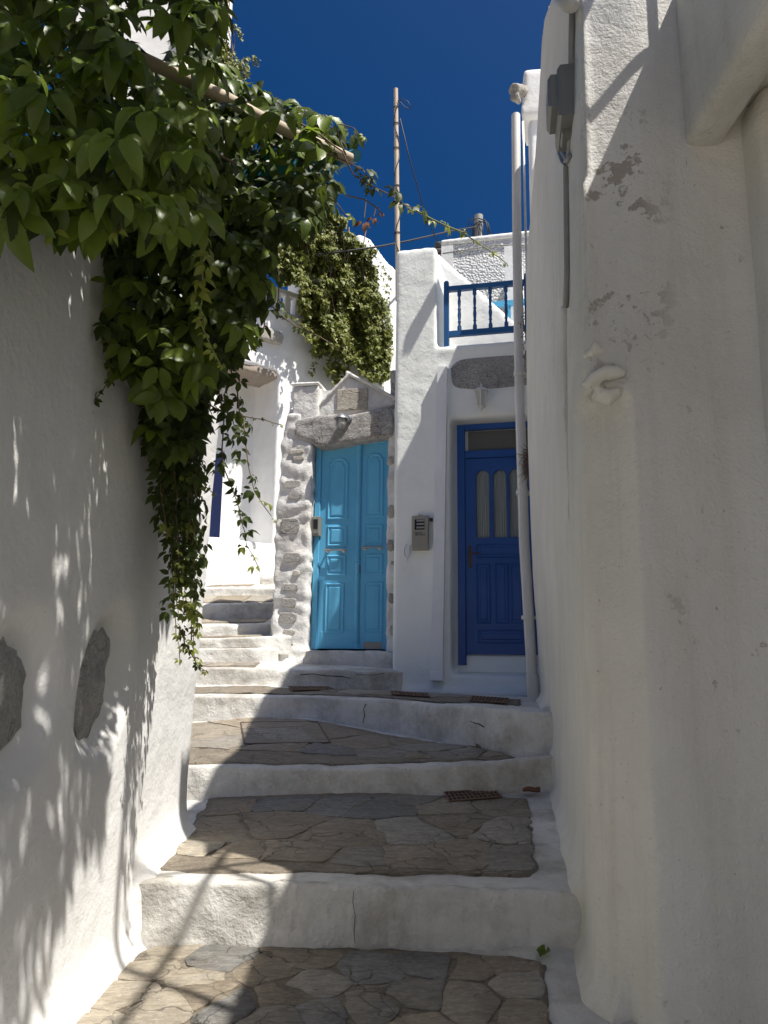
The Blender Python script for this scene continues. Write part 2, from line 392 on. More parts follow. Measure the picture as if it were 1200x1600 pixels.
def glass():
    m, nt, b = nodes('window_glass')
    b.inputs['Base Color'].default_value = (0.9, 0.93, 0.92, 1); b.inputs['Roughness'].default_value = 0.06
    b.inputs['Transmission Weight'].default_value = 1.0; b.inputs['IOR'].default_value = 1.08
    return m
M['glass'] = glass()
def frosted():
    m, nt, b = nodes('frosted_lamp_glass')
    b.inputs['Base Color'].default_value = (0.75, 0.76, 0.72, 1); b.inputs['Roughness'].default_value = 0.35
    b.inputs['Transmission Weight'].default_value = 0.6; b.inputs['IOR'].default_value = 1.3
    return m
M['frost'] = frosted()

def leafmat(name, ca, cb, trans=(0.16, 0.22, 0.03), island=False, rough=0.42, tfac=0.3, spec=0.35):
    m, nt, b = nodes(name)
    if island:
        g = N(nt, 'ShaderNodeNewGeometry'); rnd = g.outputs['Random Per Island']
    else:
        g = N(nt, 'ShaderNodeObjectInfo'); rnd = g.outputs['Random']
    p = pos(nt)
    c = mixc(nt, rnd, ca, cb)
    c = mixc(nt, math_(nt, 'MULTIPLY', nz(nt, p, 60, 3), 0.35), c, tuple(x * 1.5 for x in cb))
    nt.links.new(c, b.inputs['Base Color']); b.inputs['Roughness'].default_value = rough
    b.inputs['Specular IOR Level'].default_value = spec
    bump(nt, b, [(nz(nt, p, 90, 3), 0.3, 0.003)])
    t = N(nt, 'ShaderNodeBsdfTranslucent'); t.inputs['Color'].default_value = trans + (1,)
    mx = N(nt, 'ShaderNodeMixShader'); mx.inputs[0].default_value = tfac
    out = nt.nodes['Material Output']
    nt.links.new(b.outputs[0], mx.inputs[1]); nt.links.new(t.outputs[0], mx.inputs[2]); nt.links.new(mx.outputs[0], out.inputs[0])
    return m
M['leaf'] = leafmat('creeper_leaf_lit', (0.035, 0.060, 0.010), (0.14, 0.195, 0.026), trans=(0.26, 0.37, 0.035), rough=0.38, spec=.45, tfac=.36)  # outer leaves: colour lifted and yellowed to look sunlit
M['leaf_shaded'] = leafmat('creeper_leaf_shaded', (0.015, 0.027, 0.009), (0.052, 0.076, 0.015), island=True, rough=0.48, tfac=.24, spec=.22)  # same leaf in a darker colour, painting shade into the mass
M['leaf_young'] = leafmat('young_creeper_leaf', (0.13, 0.17, 0.03), (0.22, 0.25, 0.045), trans=(0.32, 0.36, 0.05))
M['ivy'] = leafmat('ivy_leaf', (0.055, 0.080, 0.018), (0.21, 0.22, 0.045), trans=(0.14, 0.16, 0.03), island=True, rough=0.5, tfac=0.22)

# ================================================================== ground and stepped lane
gm = MB(); gm.add([(-300, -300, -1.9), (300, -300, -1.9), (300, 300, -1.9), (-300, 300, -1.9)], [[0, 1, 2, 3]])
gm.build('ground', stone('dry_earth', (0.24, 0.20, 0.15), (0.36, 0.31, 0.24), None, 1.5, rnd=False), kind='structure')

def nd(px, pyb, pyt, d):
    a, b = P(px, pyb, d), P(px, pyt, d); return (a.x, d, a.z, b.z)
RIS = [
    [(-1.4, -1.4, -1.85, -1.66), (1.4, -1.4, -1.85, -1.66)],
    [(-1.4, 0.0, -1.60, -1.44), (1.4, 0.0, -1.60, -1.44)],
    [(-1.4, 1.2, -1.42, -1.24), (1.4, 1.2, -1.42, -1.24)],
    [(-1.4, 2.18, -1.22, -1.075), (1.4, 2.15, -1.22, -1.075)],
    [nd(175, 1482, 1372, 3.06), nd(350, 1478, 1378, 3.03), nd(600, 1482, 1386, 3.0), nd(750, 1482, 1392, 2.98), nd(900, 1478, 1396, 2.96)],
    [nd(283, 1250, 1195, 4.45), nd(450, 1243, 1200, 4.4), nd(600, 1240, 1200, 4.4), nd(760, 1240, 1193, 4.42), nd(858, 1234, 1178, 4.42)],
    [nd(290, 1128, 1088, 5.9), nd(400, 1120, 1087, 5.95), nd(480, 1120, 1089, 5.92), nd(600, 1142, 1094, 5.62), nd(690, 1158, 1102, 5.25), nd(790, 1180, 1108, 4.68), nd(850, 1186, 1114, 4.55)],
    [nd(297, 1070, 1044, 6.75), nd(420, 1069, 1043, 6.85), nd(440, 1073, 1046, 6.9), nd(560, 1077, 1048, 7.05), nd(615, 1079, 1050, 7.15), nd(640, 1079, 1050, 7.45), nd(850, 1085, 1060, 7.45)],
    [nd(300, 1036, 1014, 7.15), nd(418, 1035, 1012, 7.3), (-0.97, 8.15, -0.06, -0.02), (1.4, 8.15, -0.06, -0.02)],
    [nd(300, 1016, 998, 7.6), nd(425, 1014, 994, 7.7)],
    [nd(300, 996, 976, 8.0), nd(430, 992, 974, 8.15)],
    [nd(300, 968, 945, 8.5), nd(435, 966, 942, 8.7)],
    [nd(300, 931, 918, 9.1), nd(418, 930, 917, 9.3)],
    [nd(300, 908, 896, 9.8), nd(418, 912, 899, 9.9)],
    [(-3, 13, 1.15, 1.2), (1, 13, 1.15, 1.2)],
]
def rv(i, x, k): return interp(x, [(n[0], n[k]) for n in RIS[i]])
def wob(i, x): return 0.022 * noise.noise(Vector((x * 2.3, i * 7.1, 0.3))) + 0.008 * noise.noise(Vector((x * 9, i * 3.3, 4)))
def ry(i, x): return rv(i, x, 1) + wob(i, x)
def tread_z(i, x, y):
    a, b = ry(i, x), ry(i + 1, x)
    return lerp(rv(i, x, 3), rv(i + 1, x, 2), clamp((y - a) / max(0.02, b - a)))
XR = {i: (-1.45 if i < 5 else -2.9, 1.45) for i in range(8)}
for i in range(8, 14): XR[i] = (-2.9, -0.9 if i < 11 else -0.3)
XR[13] = (-3.2, 1.2)
STEPS = []
for i in range(len(RIS) - 1):
    x0, x1 = XR[i]
    nx = int((x1 - x0) / (0.016 if i in (4, 5, 6) else 0.028)) + 1
    prof = []                                # (kind, t)
    for k in range(7): prof.append(('r', k / 7))
    for k in range(5): prof.append(('n', (k + .5) / 5))
    ntr = 40 if i in (3, 4, 5) else 22
    for k in range(ntr + 1): prof.append(('t', k / ntr))
    vv, ff = [], []
    rad = 0.022
    for a in range(nx + 1):
        x = lerp(x0, x1, a / nx)
        yf, yb = ry(i, x), ry(i + 1, x) + 0.06
        zb, zt = rv(i, x, 2) - 0.05, rv(i, x, 3)
        for kd, t in prof:
            if kd == 'r': p = Vector((x, yf - 0.016 * (1 - t) ** 2, lerp(zb, zt - rad, t)))
            elif kd == 'n':
                an = t * math.pi / 2; p = Vector((x, yf + rad * (1 - math.cos(an)), zt - rad * (1 - math.sin(an))))
            else:
                y = lerp(yf + rad, yb, t); p = Vector((x, y, tread_z(i, x, y)))
            h = 0.010 * fbm(p * 3.1, 3) + 0.006 * noise.noise(p * 14) + 0.003 * noise.noise(p * 37)
            if kd == 'r': p.y += h * 1.5
            elif kd == 'n': p.y += h; p.z += h * .7
            else: p.z += h * 0.5 - 0.002
            vv.append(p)
    m_ = len(prof)
    for a in range(nx):
        for k in range(m_ - 1):
            ff.append([a * m_ + k, (a + 1) * m_ + k, (a + 1) * m_ + k + 1, a * m_ + k + 1])
    me = bpy.data.meshes.new('step'); me.from_pydata([tuple(v) for v in vv], [], ff); me.update()
    o = mesh_obj('step', me, M['step'], None, True, 'structure')
    STEPS.append(o)

# -------- flagstones: cells round hand-placed seeds, clipped to the unpainted panel of each tread
def clip_half(poly, q, n):
    out = []
    for a, b in zip(poly, poly[1:] + poly[:1]):
        da, db = (a - q).dot(n), (b - q).dot(n)
        if da <= 0: out.append(a)
        if (da < 0 < db) or (db < 0 < da): out.append(a.lerp(b, da / (da - db)))
    return out
def inset(poly, d):
    c = poly
    for a, b in zip(poly, poly[1:] + poly[:1]):
        e = b - a
        if e.length < 1e-5: continue
        n = Vector((e.y, -e.x)).normalized()
        c = clip_half(c, a - n * d, n)
        if len(c) < 3: return []
    return c
def ccw(poly):
    s_ = sum(a.x * b.y - b.x * a.y for a, b in zip(poly, poly[1:] + poly[:1])); return poly if s_ > 0 else poly[::-1]
def roughen(poly, step, amp, seed):
    out = []
    for a, b in zip(poly, poly[1:] + poly[:1]):
        k = max(1, int((b - a).length / step))
        for j in range(k):
            p = a.lerp(b, j / k); q = Vector((p.x * 9, p.y * 9, seed)); q2 = Vector((p.x * 31, p.y * 31, seed))
            out.append(p + Vector((noise.noise(q), noise.noise(q + Vector((5, 3, 9))))) * amp + Vector((noise.noise(q2), noise.noise(q2 + Vector((2, 7, 1))))) * amp * .15)
    # soften corners a little
    n = len(out)
    return [out[k] * 0.8 + (out[k - 1] + out[(k + 1) % n]) * 0.1 for k in range(n)]
def tread_pt(i, px, py):                     # where a photo pixel meets tread i
    r = ray(px, py); d = 4.0
    lo, hi = 0.5, 14.0
    for _ in range(50):
        md = (lo + hi) / 2; p = r * (md / r.y)
        if p.z > tread_z(i, p.x, p.y): lo = md
        else: hi = md
    return r * (hi / r.y)
def sheet(i, poly, dz, name, mat, parent, thick=0.03, dome=0.0, seedv=0.0):
    c = sum(poly, Vector((0, 0))) / len(poly)
    top = [Vector((p.x, p.y, tread_z(i, p.x, p.y) + dz)) for p in poly]
    bev = [Vector((p.x, p.y, tread_z(i, p.x, p.y) + dz + dome)) for p in [c + (p - c) * 0.93 for p in poly]]
    bot = [t - Vector((0, 0, thick)) for t in top]
    mb = MB(); n = len(poly)
    mb.v = bot + top + bev + [Vector((c.x, c.y, tread_z(i, c.x, c.y) + dz + dome * 1.3))]
    for k in range(n):
        q = (k + 1) % n
        mb.f += [[k, q, n + q, n + k], [n + k, n + q, 2 * n + q, 2 * n + k], [2 * n + k, 2 * n + q, 3 * n]]
    return mb.build(name, mat, parent, smooth='auto')
def pave(i, panel_px, seeds, joint=0.0045, dome=0.003, mats=None, base=0.0055):
    st = STEPS[i]
    pan = ccw([Vector(tread_pt(i, *q)[:2]) for q in panel_px])
    sheet_grid(i, roughen(pan, 0.025, 0.032, i), base, 'mortar_bed', M['mortar'], st)
    sp = [(Vector(tread_pt(i, s_[0], s_[1])[:2]), s_[2]) for s_ in seeds]
    pin = inset(pan, 0.008)
    for k, (c, ck) in enumerate(sp):
        cell = list(pin)
        for j, (q, _) in enumerate(sp):
            if j == k: continue
            cell = clip_half(cell, (c + q) / 2, (q - c).normalized())
            if len(cell) < 3: break
        if len(cell) < 3: continue
        cell = inset(cell, joint * random.uniform(.6, 1.5))
        if len(cell) < 3: continue
        cell = roughen(cell, 0.030, 0.034, k * 3.7 + i)
        sheet(i, cell, base + 0.001 + random.uniform(0, 0.005), 'flagstone', M[ck], st, dome=dome * random.uniform(.5, 1.3))
def sheet_grid(i, poly, dz, name, mat, parent):
    """mortar bed following the tread: triangulated fan ring"""
    c = sum(poly, Vector((0, 0))) / len(poly); n = len(poly); rings = []
    mb = MB(); L = [1.0, 0.99] + [1 - k / 26 for k in range(1, 26)]
    for li, l in enumerate(L):
        for p in poly:
            q = c + (p - c) * l
            mb.v.append(Vector((q.x, q.y, tread_z(i, q.x, q.y) + (dz if li else -0.012) + ((0.004 * fbm(Vector((q.x * 11, q.y * 11, 2)), 3)) if li else 0))))
    mb.v.append(Vector((c.x, c.y, tread_z(i, c.x, c.y) + dz)))
    for li in range(len(L) - 1):
        for k in range(n):
            q = (k + 1) % n
            mb.f.append([li * n + k, li * n + q, (li + 1) * n + q, (li + 1) * n + k])
    b = (len(L) - 1) * n
    for k in range(n): mb.f.append([b + k, b + (k + 1) % n, len(mb.v) - 1])
    return mb.build(name, mat, parent, smooth=True)
B_, T_, U_, G_ = 'schist_brown', 'schist_tan', 'schist_blue', 'schist_grey'
pave(3, [(238, 1477), (330, 1477), (500, 1482), (640, 1486), (745, 1492), (800, 1495), (852, 1508), (862, 1600), (868, 1690), (60, 1690), (85, 1640), (130, 1575), (190, 1510)],
     [(262, 1490, T_), (240, 1520, T_), (335, 1500, U_), (300, 1530, T_), (205, 1555, T_), (255, 1575, T_), (360, 1575, U_), (315, 1560, B_), (420, 1520, B_), (465, 1500, B_), (440, 1560, B_),
      (480, 1545, G_), (505, 1590, U_), (590, 1515, U_), (670, 1510, U_), (650, 1560, G_), (740, 1515, B_), (730, 1570, T_), (790, 1508, B_), (815, 1540, G_), (830, 1590, B_), (580, 1580, G_), (430, 1600, G_), (660, 1610, B_),
      (160, 1620, T_), (300, 1640, B_), (480, 1650, G_), (700, 1660, U_), (800, 1640, B_), (190, 1680, B_)])
pave(4, [(330, 1243), (420, 1240), (540, 1240), (640, 1243), (760, 1243), (826, 1250), (832, 1300), (838, 1372), (760, 1368), (640, 1366), (520, 1366), (400, 1366), (300, 1365), (243, 1362), (270, 1330), (300, 1290)],
     [(345, 1258, B_), (340, 1300, B_), (290, 1340, T_), (355, 1345, B_), (460, 1253, U_), (530, 1256, U_), (430, 1290, B_), (470, 1340, B_), (545, 1305, B_), (600, 1262, U_), (640, 1250, G_), (560, 1350, G_),
      (640, 1300, G_), (650, 1348, B_), (720, 1290, B_), (700, 1262, B_), (785, 1262, B_), (790, 1300, G_), (730, 1340, B_), (800, 1345, G_)], joint=0.004, dome=0.003)
pave(5, [(288, 1132), (380, 1124), (470, 1124), (560, 1139), (650, 1156), (720, 1166), (770, 1172), (808, 1184), (740, 1188), (640, 1192), (540, 1195), (420, 1194), (287, 1194)],
     [(315, 1150, T_), (345, 1160, G_), (310, 1182, T_), (375, 1186, B_), (420, 1176, B_), (440, 1148, G_), (430, 1130, B_), (503, 1182, U_), (520, 1146, B_), (575, 1160, B_), (605, 1182, G_), (640, 1160, B_), (665, 1170, G_), (655, 1186, B_), (690, 1182, G_), (735, 1180, G_), (775, 1180, B_)])
pave(6, [(296, 1074), (420, 1073), (520, 1077), (600, 1080), (690, 1086), (760, 1090), (815, 1094), (812, 1103), (690, 1098), (600, 1090), (500, 1086), (297, 1084)],
     [(340, 1079, G_), (400, 1079, T_), (450, 1080, B_), (500, 1081, G_), (555, 1083, G_), (610, 1086, B_), (660, 1089, G_), (720, 1093, B_), (775, 1097, G_)])
def pave_plan(i, x0, x1, f0, f1, cols):
    """flagstone strip on an upper tread, laid out in plan: f0..f1 of the tread's depth"""
    st = STEPS[i]; n = len(cols)
    pan = [Vector((x, lerp(ry(i, x) + 0.03, ry(i + 1, x), f0))) for x in np.linspace(x0, x1, 9)] + [Vector((x, lerp(ry(i, x) + 0.03, ry(i + 1, x), f1))) for x in np.linspace(x1, x0, 9)]
    sheet_grid(i, roughen(ccw(pan), 0.06, 0.012, i), 0.005, 'mortar_bed', M['mortar'], st)
    for k, ck in enumerate(cols):
        a, b = lerp(x0, x1, k / n) + .012, lerp(x0, x1, (k + 1) / n) - .012
        sk = random.uniform(-.05, .05)
        q = [Vector((x, lerp(ry(i, x) + 0.03, ry(i + 1, x), f))) for x, f in ((a, f0 + .05), (b, f0 + .05), (b + sk, f1 - .05), (a + sk, f1 - .05))]
        sheet(i, roughen(ccw(q), 0.05, 0.014, k + i), 0.009, 'flagstone', M[ck], st, dome=0.003)
pave_plan(7, -2.0, -1.12, 0.1, 0.95, [T_, G_, T_, G_])
pave_plan(8, -2.2, -1.2, 0.15, 0.95, [G_, T_, B_])
pave_plan(9, -2.2, -1.2, 0.15, 0.95, [G_, B_, T_])
pave_plan(10, -2.4, -1.25, 0.12, 0.95, [G_, B_, G_, T_])
pave_plan(11, -2.6, -1.25, 0.1, 0.95, [B_, G_, B_, G_])
pave_plan(12, -2.6, -1.6, 0.1, 0.9, [T_, B_, T_])

def ground_at(x, y):
    for i in range(len(RIS) - 1):
        if y < ry(i + 1, x): return tread_z(i, x, y)
    return 1.2

# ================================================================== left garden wall
LW_O, LW_N = Vector((-0.905, 2.9, 0)), Vector((1, -0.022, -0.02)).normalized()
roots = {}
t = roots['lw'] = thing('garden_wall', 'white plastered garden wall at left with two grey rocks showing, under the vine', 'wall', (-1.15, 2.0, -1.9))
mb = MB()
mb.hexa([(-1.45, -4, -1.9), (-1.06, -4, -1.9), (-0.925, 3.72, -1.9), (-1.45, 3.72, -1.9), (-1.40, -4, 1.3), (-1.08, -4, 1.3), (-0.845, 3.84, 1.3), (-1.40, 3.80, 1.3)])
cA = PP(164, 1062, LW_O, LW_N); cA0, cA1 = PP(128, 1062, LW_O, LW_N), PP(190, 1062, LW_O, LW_N)
cB = PP(22, 1090, LW_O, LW_N)
def crater(p, c, ry_, rz_, tilt):
    dy, dz = p.y - c.y, p.z - c.z; dy -= tilt * dz
    return math.sqrt((dy / ry_) ** 2 + (dz / rz_) ** 2)
def lw_post(p):
    if p.x < -1.2: return 0.0
    h = 0.0
    for c, a, b, tl in ((cA, 0.205, 0.225, 0.22), (cB, 0.20, 0.20, 0.0)):
        r = crater(p, c, a, b, tl)
        h -= 0.055 * (1 - sstep(0.72, 1.25, r))
    g = ground_at(-0.9, min(p.y, 3.7))
    h += 0.075 * math.exp(-max(0, p.z - g) / 0.05) if p.z > g - .2 else 0.07
    return h
organic('wall', mb, M['white_wall'], t, 0.03, 8, 0.007, 1.6, post=lw_post)
def rock(name, mat, c, axes, seed, parent, sub=3, amp=0.16, freq=1.7):
    bm = bmesh.new(); bmesh.ops.create_icosphere(bm, subdivisions=sub, radius=1.0)
    for v in bm.verts:
        q = v.co.copy()
        if sub < 4: q = Vector([math.copysign(abs(c_) ** .62, c_) for c_ in q]) * .86
        d = 1 + amp * fbm(q * freq + Vector((seed, seed * 1.7, 0)), 3)
        q *= d; v.co = c + axes[0] * q.x + axes[1] * q.y + axes[2] * q.z
    me = bpy.data.meshes.new(name); bm.to_mesh(me); bm.free()
    return mesh_obj(name, me, mat, parent, True)
rock('embedded_rock', M['wall_rock'], cA + Vector((-0.058, -0.02, 0)), (Vector((0.055, 0.012, 0)), Vector((-0.012, 0.145, 0)), Vector((0, 0.036, 0.19))), 3, t, 4, 0.3)
rock('embedded_rock', M['wall_rock'], cB + Vector((-0.058, -0.03, 0)), (Vector((0.055, 0, 0)), Vector((0, 0.14, 0)), Vector((0, 0, 0.16))), 9, t, 4, 0.3)

# ================================================================== right-hand corner house (lane face, chamfered corner, landing slab)
t = roots['ch'] = thing('corner_house', 'old cream house along the right of the lane with chamfered corner and overhanging slab', 'house', (1.6, 4.0, -1.9))
LA = [(0.0, 3.35), (0.35, 3.38), (1.15, 3.5), (1.96, 4.1), (3.1, 4.72), (3.7, 5.1)]        # roof edge height along the lane
def lx(s): return interp(s, [(0, 0.632), (2.2, 0.975), (3.7, 1.245)])
def ly(s): return 2.40 + s * 0.986
mb = MB()
ss = [0, .35, .75, 1.15, 1.96, 2.5, 3.1, 3.7]
for a, b in zip(ss, ss[1:]):
    za, zb = interp(a, LA), interp(b, LA)
    X = 1.75
    if a == 0:
        mb.hexa([(lx(a) + .02, ly(a), 0.86), (X, ly(a), 0.86), (X, ly(b) + .02, 0.86), (lx(b) + .01, ly(b) + .02, 0.86), (lx(a) + .085, ly(a), za), (X, ly(a), za), (X, ly(b) + .02, zb), (lx(b) + .085, ly(b) + .02, zb)])
        yc = ly(0) + 0.20; xc = lx(0.20)     # chamfered below
        low = [(0.80, ly(0)), (X, ly(0)), (X, ly(b) + .02), (lx(b), ly(b) + .02), (xc, yc)]
        upp = [(0.80, ly(0)), (X, ly(0)), (X, ly(b) + .02), (lx(b) + .03, ly(b) + .02), (xc + .03, yc)]
        mb.loft([[(x, y, -1.9) for x, y in low], [(x, y, 0.90) for x, y in upp]])
    else:
        mb.hexa([(lx(a), ly(a), -1.9), (X, ly(a), -1.9), (X, ly(b) + .02, -1.9), (lx(b), ly(b) + .02, -1.9), (lx(a) + .085, ly(a), za), (X, ly(a), za), (X, ly(b) + .02, zb), (lx(b) + .085, ly(b) + .02, zb)])
# little plaster hood where the chamfer stops
def ch_fn(p):
    if p.x < 1.7 and p.y > 2.42:             # the wall bellies out over the lane and falls back towards its top
        zt = interp((p.y - 2.4) / .986, LA)
        cur = 1.245 + .085 * clamp((p.z + 1.9) / (zt + 1.9))
        want = interp(p.z, [(-.9, 1.25), (-.5, 1.237), (.62, 1.181), (1.66, 1.164), (2.49, 1.172), (3.36, 1.191), (3.96, 1.272), (4.58, 1.343), (4.9, 1.38), (5.3, 1.44)])
        p.x += (want - cur) * clamp((p.y - 2.4) / 3.65) ** 1.5
    return p
def ch_post(p):
    if p.y < 2.5 and p.x > .7: return 0.013 * math.sin(p.x * 15 + 0.7)
    g = ground_at(0.7, p.y); h = 0.0
    if g - .2 < p.z: h += 0.05 * math.exp(-max(0, p.z - g) / 0.04)
    return h
def cream_near():
    return M['cream']
w_ = organic('wall', mb, M['near'], t, 0.024, 3, 0.003, 1.5, fn=ch_fn, post=ch_post)
hm = MB()
hood = [P(*q, 2.38) for q in ((914, 606), (924, 592), (942, 584), (962, 582), (978, 584))]
hm.tube(hood, [0.018, 0.024, 0.026, 0.024, 0.016], 8)
hm.tube([P(930, 612, 2.40), P(950, 622, 2.40), P(968, 612, 2.40)], [0.02, 0.026, 0.016], 8)
hm.tube([P(918, 560, 2.42), P(930, 545, 2.42), P(942, 556, 2.42)], [0.02, 0.03, 0.02], 8)
organic('plaster_hood', hm, M['cream'], t, 0.010, 2, 0.008, 14)
mb = MB(); mb.hexa([(1.50, 2.33, -1.9), (4.2, 2.33, -1.9), (4.2, 3.0, -1.9), (1.5, 3.0, -1.9), (1.5, 2.33, 4.4), (4.2, 2.33, 4.4), (4.2, 3.0, 4.4), (1.5, 3.0, 4.4)])
mb.hexa([(1.215, 2.27, -1.9), (4.2, 2.20, -1.9), (4.2, 2.7, -1.9), (1.215, 2.7, -1.9), (1.235, 2.27, 1.9), (4.2, 2.2, 1.9), (4.2, 2.7, 1.9), (1.235, 2.7, 1.9)])
organic('pilaster', mb, M['near'], t, 0.035, 5, 0.006, 1.8)
mb = MB()
mb.box((1.035, -3.0, 1.76), (1.17, 2.44, 2.42))
mb.box((1.10, -3.0, 1.90), (4.2, 2.44, 2.42))
organic('landing_slab', mb, M['near'], t, 0.03, 4, 0.008, 2.0)
mb = MB(); mb.box((3.2, -4, -1.9), (4.2, 2.3, 1.95))
organic('side_wall', mb, M['near'], t, 0.06, 3, 0.006, 1.5)
# thin railing and post on the landing: out of the picture, their shadows fall on the left wall and the first step
mb = MB(); mb.tube([(1.09, 1.42, 2.40), (1.09, 1.42, 4.75)], 0.02, 8)
mb.build('landing_post', M['lampmetal'], t, True)
mb = MB(); mb.tube([(1.07, 2.36, 3.15), (1.07, 1.42, 3.15), (1.07, -2.5, 3.15)], 0.018, 8)
mb.tube([(1.08, 1.42, 4.2), (1.08, 2.30, 2.42)], 0.014, 8)
for y in (2.3, 1.95, 0.5, -0.5, -1.5): mb.tube([(1.07, y, 2.40), (1.07, y, 3.15)], 0.015, 8)
mb.build('landing_railing', M['lampmetal'], t, True)

# ================================================================== blue-door house
TH = R(13)
FT, FN = Vector((math.cos(TH), -math.sin(TH), 0)), Vector((-math.sin(TH), -math.cos(TH), 0))
FH = Fr((0.1, 7.35, 0), FT, FN)              # facade plane of the blue-door house
GF = Fr(FH.o - FN * 0.25, FT, FN)            # plane of the gateway

def offs(poly, d):                           # inward offset of a ccw outline
    out = []; n = len(poly)
    for k in range(n):
        a, b, c = poly[k - 1], poly[k], poly[(k + 1) % n]
        e1, e2 = (b - a).normalized(), (c - b).normalized()
        n1, n2 = Vector((-e1.y, e1.x)), Vector((-e2.y, e2.x))
        m_ = n1 + n2
        out.append(b + m_ * (d / max(0.35, m_.dot(n1))) if m_.length > 1e-6 else b + n1 * d)
    return out
def moulding(fr, poly, steps, name, mat, parent):   # steps: (inset, height) rings of a raised panel
    poly = ccw([Vector(p) for p in poly])
    mb = MB(); mb.loft([[fr(p.x, p.y, w) for p in (offs(poly, i_) if i_ else poly)] for i_, w in steps])
    return mb.build(name, mat, parent)
def rect(u0, u1, v0, v1): return [(u0, v0), (u1, v0), (u1, v1), (u0, v1)]
def arched(u0, u1, v0, v1, rise, kind=0, n=9):
    pts = [(u0, v0), (u1, v0)]; c, h = (u0 + u1) / 2, (u1 - u0) / 2
    if kind == 0:                            # shouldered arch
        pts.append((u1, v1 - rise))
        for k in range(n):
            a = math.pi * k / (n - 1); pts.append((c + h * .80 * math.cos(a), v1 - rise + rise * math.sin(a) * .98 + 0.002))
        pts.append((u0, v1 - rise))
    return pts
def fuv(fr, x0, y0, x1, y1, w):              # photo box -> u0,u1,v0,v1 on a frame plane
    xm, ym = (x0 + x1) / 2, (y0 + y1) / 2
    return fr.uv(x0, ym, w)[0], fr.uv(x1, ym, w)[0], fr.uv(xm, y1, w)[1], fr.uv(xm, y0, w)[1]

t = roots['bh'] = thing('blue_door_house', 'white house with navy blue panelled door and blue balcony railing', 'house', FH(0.8, -1.9, -1.5))
HB = 3.03                                    # balcony floor height
mb = MB()
ru0 = FH.uv(702, 800)[0] + .01; ru1 = 1.56; rt = 2.27; rb = -0.17
mb.fbox(FH, -0.01, ru0, -1.9, HB, 0, -0.6)
mb.fbox(FH, ru1, 2.4, -1.9, HB, 0, -0.6)
mb.fbox(FH, ru0 - .1, ru1 + .1, rt, HB, 0, -0.6)
mb.fbox(FH, ru0 - .1, ru1 + .1, -1.9, rb, 0, -0.6)
mb.fbox(FH, ru0 - .1, ru1 + .1, -1.0, HB, -0.16, -0.6)
mb.fbox(FH, -0.02, 2.4, -1.9, -0.30, 0.035, -0.3)        # plinth
mb.fbox(FH, -0.01, 0.415, HB - .3, 4.13, 0, -1.1)        # raised wing at the left
mb.fbox(FH, -0.01, 0.30, -1.9, 4.10, -0.4, -2.4)
mb.fbox(FH, -0.01, 2.4, HB - .35, HB, -0.3, -3.4)        # balcony floor
def bh_post(p):
    u = (p - FH.o).dot(FT); w = (p - FH.o).dot(FN)
    if abs(w) < .1 and .45 < u < 2.2:                    # slight nosing along the balcony edge
        return 0.008 * math.exp(-((p.z - HB + .05) / .05) ** 2)
    return 0.0
organic('wall', mb, M['facade'], t, 0.027, 5, 0.005, 1.7, post=bh_post)
# sloping parapet of an inner stair behind the railing
mb = MB()
q0, q1 = FH.uv(680, 392, -0.9), FH.uv(815, 512, -0.9)
mb.loft([[FH(q0[0] - .15, 2.9, w), FH(q1[0] + .5, 2.9, w), FH(q1[0] + .5, q1[1] - .35, w), FH(q1[0], q1[1], w), FH(q0[0], q0[1], w), FH(q0[0] - .15, q0[1], w)] for w in (-1.15, -0.9)])
organic('stair_parapet', mb, M['white_wall'], t, 0.03, 4, 0.005, 1.7)
# granite lintel block showing through the whitewash
u0, u1, v0, v1 = fuv(FH, 705, 558, 808, 607, 0)
out = []
uw = u1 - u0 + .28
for k in range(28):
    a = 2 * math.pi * k / 28; ca, sa = math.cos(a), math.sin(a)
    out.append(Vector((u0 + uw / 2 + uw / 2 * math.copysign(abs(ca) ** .42, ca), (v0 + v1) / 2 + (v1 - v0) / 2 * math.copysign(abs(sa) ** .55, sa))))
mb = MB(); mb.loft([[FH(p.x + .012 * noise.noise(Vector((p.x * 12, p.y * 12, 1))), p.y + .012 * noise.noise(Vector((p.x * 12, p.y * 12, 5))), w) for p in (offs(out, i_) if i_ else out)] for i_, w in ((0, -0.05), (0, 0.004), (0.02, 0.013))])
mb.build('lintel_stone', M['granite'], t)
# navy door frame, transom, leaf
DW = -0.16 + 0.012
D = lambda x0, y0, x1, y1: fuv(FH, x0, y0, x1, y1, DW + .03)
fu0 = FH.uv(716, 850, DW)[0]; fv1 = FH.uv(760, 664, DW)[1]; dv0 = FH.uv(775, 1023, DW)[1]
lu0 = FH.uv(728, 850, DW)[0]; cu = FH.uv(781, 800, DW)[0]; lu1 = 2 * cu - lu0; fu1 = lu1 + (lu0 - fu0)
fr_ = MB()
fr_.bevbox(FH, fu0, lu0, dv0 - .10, fv1, DW - .03, DW + .055, .006); fr_.bevbox(FH, lu1, fu1, dv0 - .10, fv1, DW - .03, DW + .055, .006)
fr_.bevbox(FH, lu0 + .001, lu1 - .001, fv1 - .055, fv1 + .002, DW - .03, DW + .052, .006)
tr = D(729, 675, 806, 702)
fr_.bevbox(FH, lu0 + .001, lu1 - .001, tr[2] - .085, tr[2] - .01, DW - .03, DW + .050, .006)
fr_.build('door_frame', M['navy'], t)
tw = MB(); tw.fbox(FH, lu0 + .002, lu1 - .002, tr[2] - .008, fv1 - .057, DW, DW + .014)
tp = tw.build('transom_pane', M['glass'], t)
mb = MB(); mb.fbox(FH, lu0 + .03, lu1 - .03, tr[2] - .006, fv1 - .06, DW - .012, DW - .006); mb.build('transom_curtain', M['curtain_dark'], t)
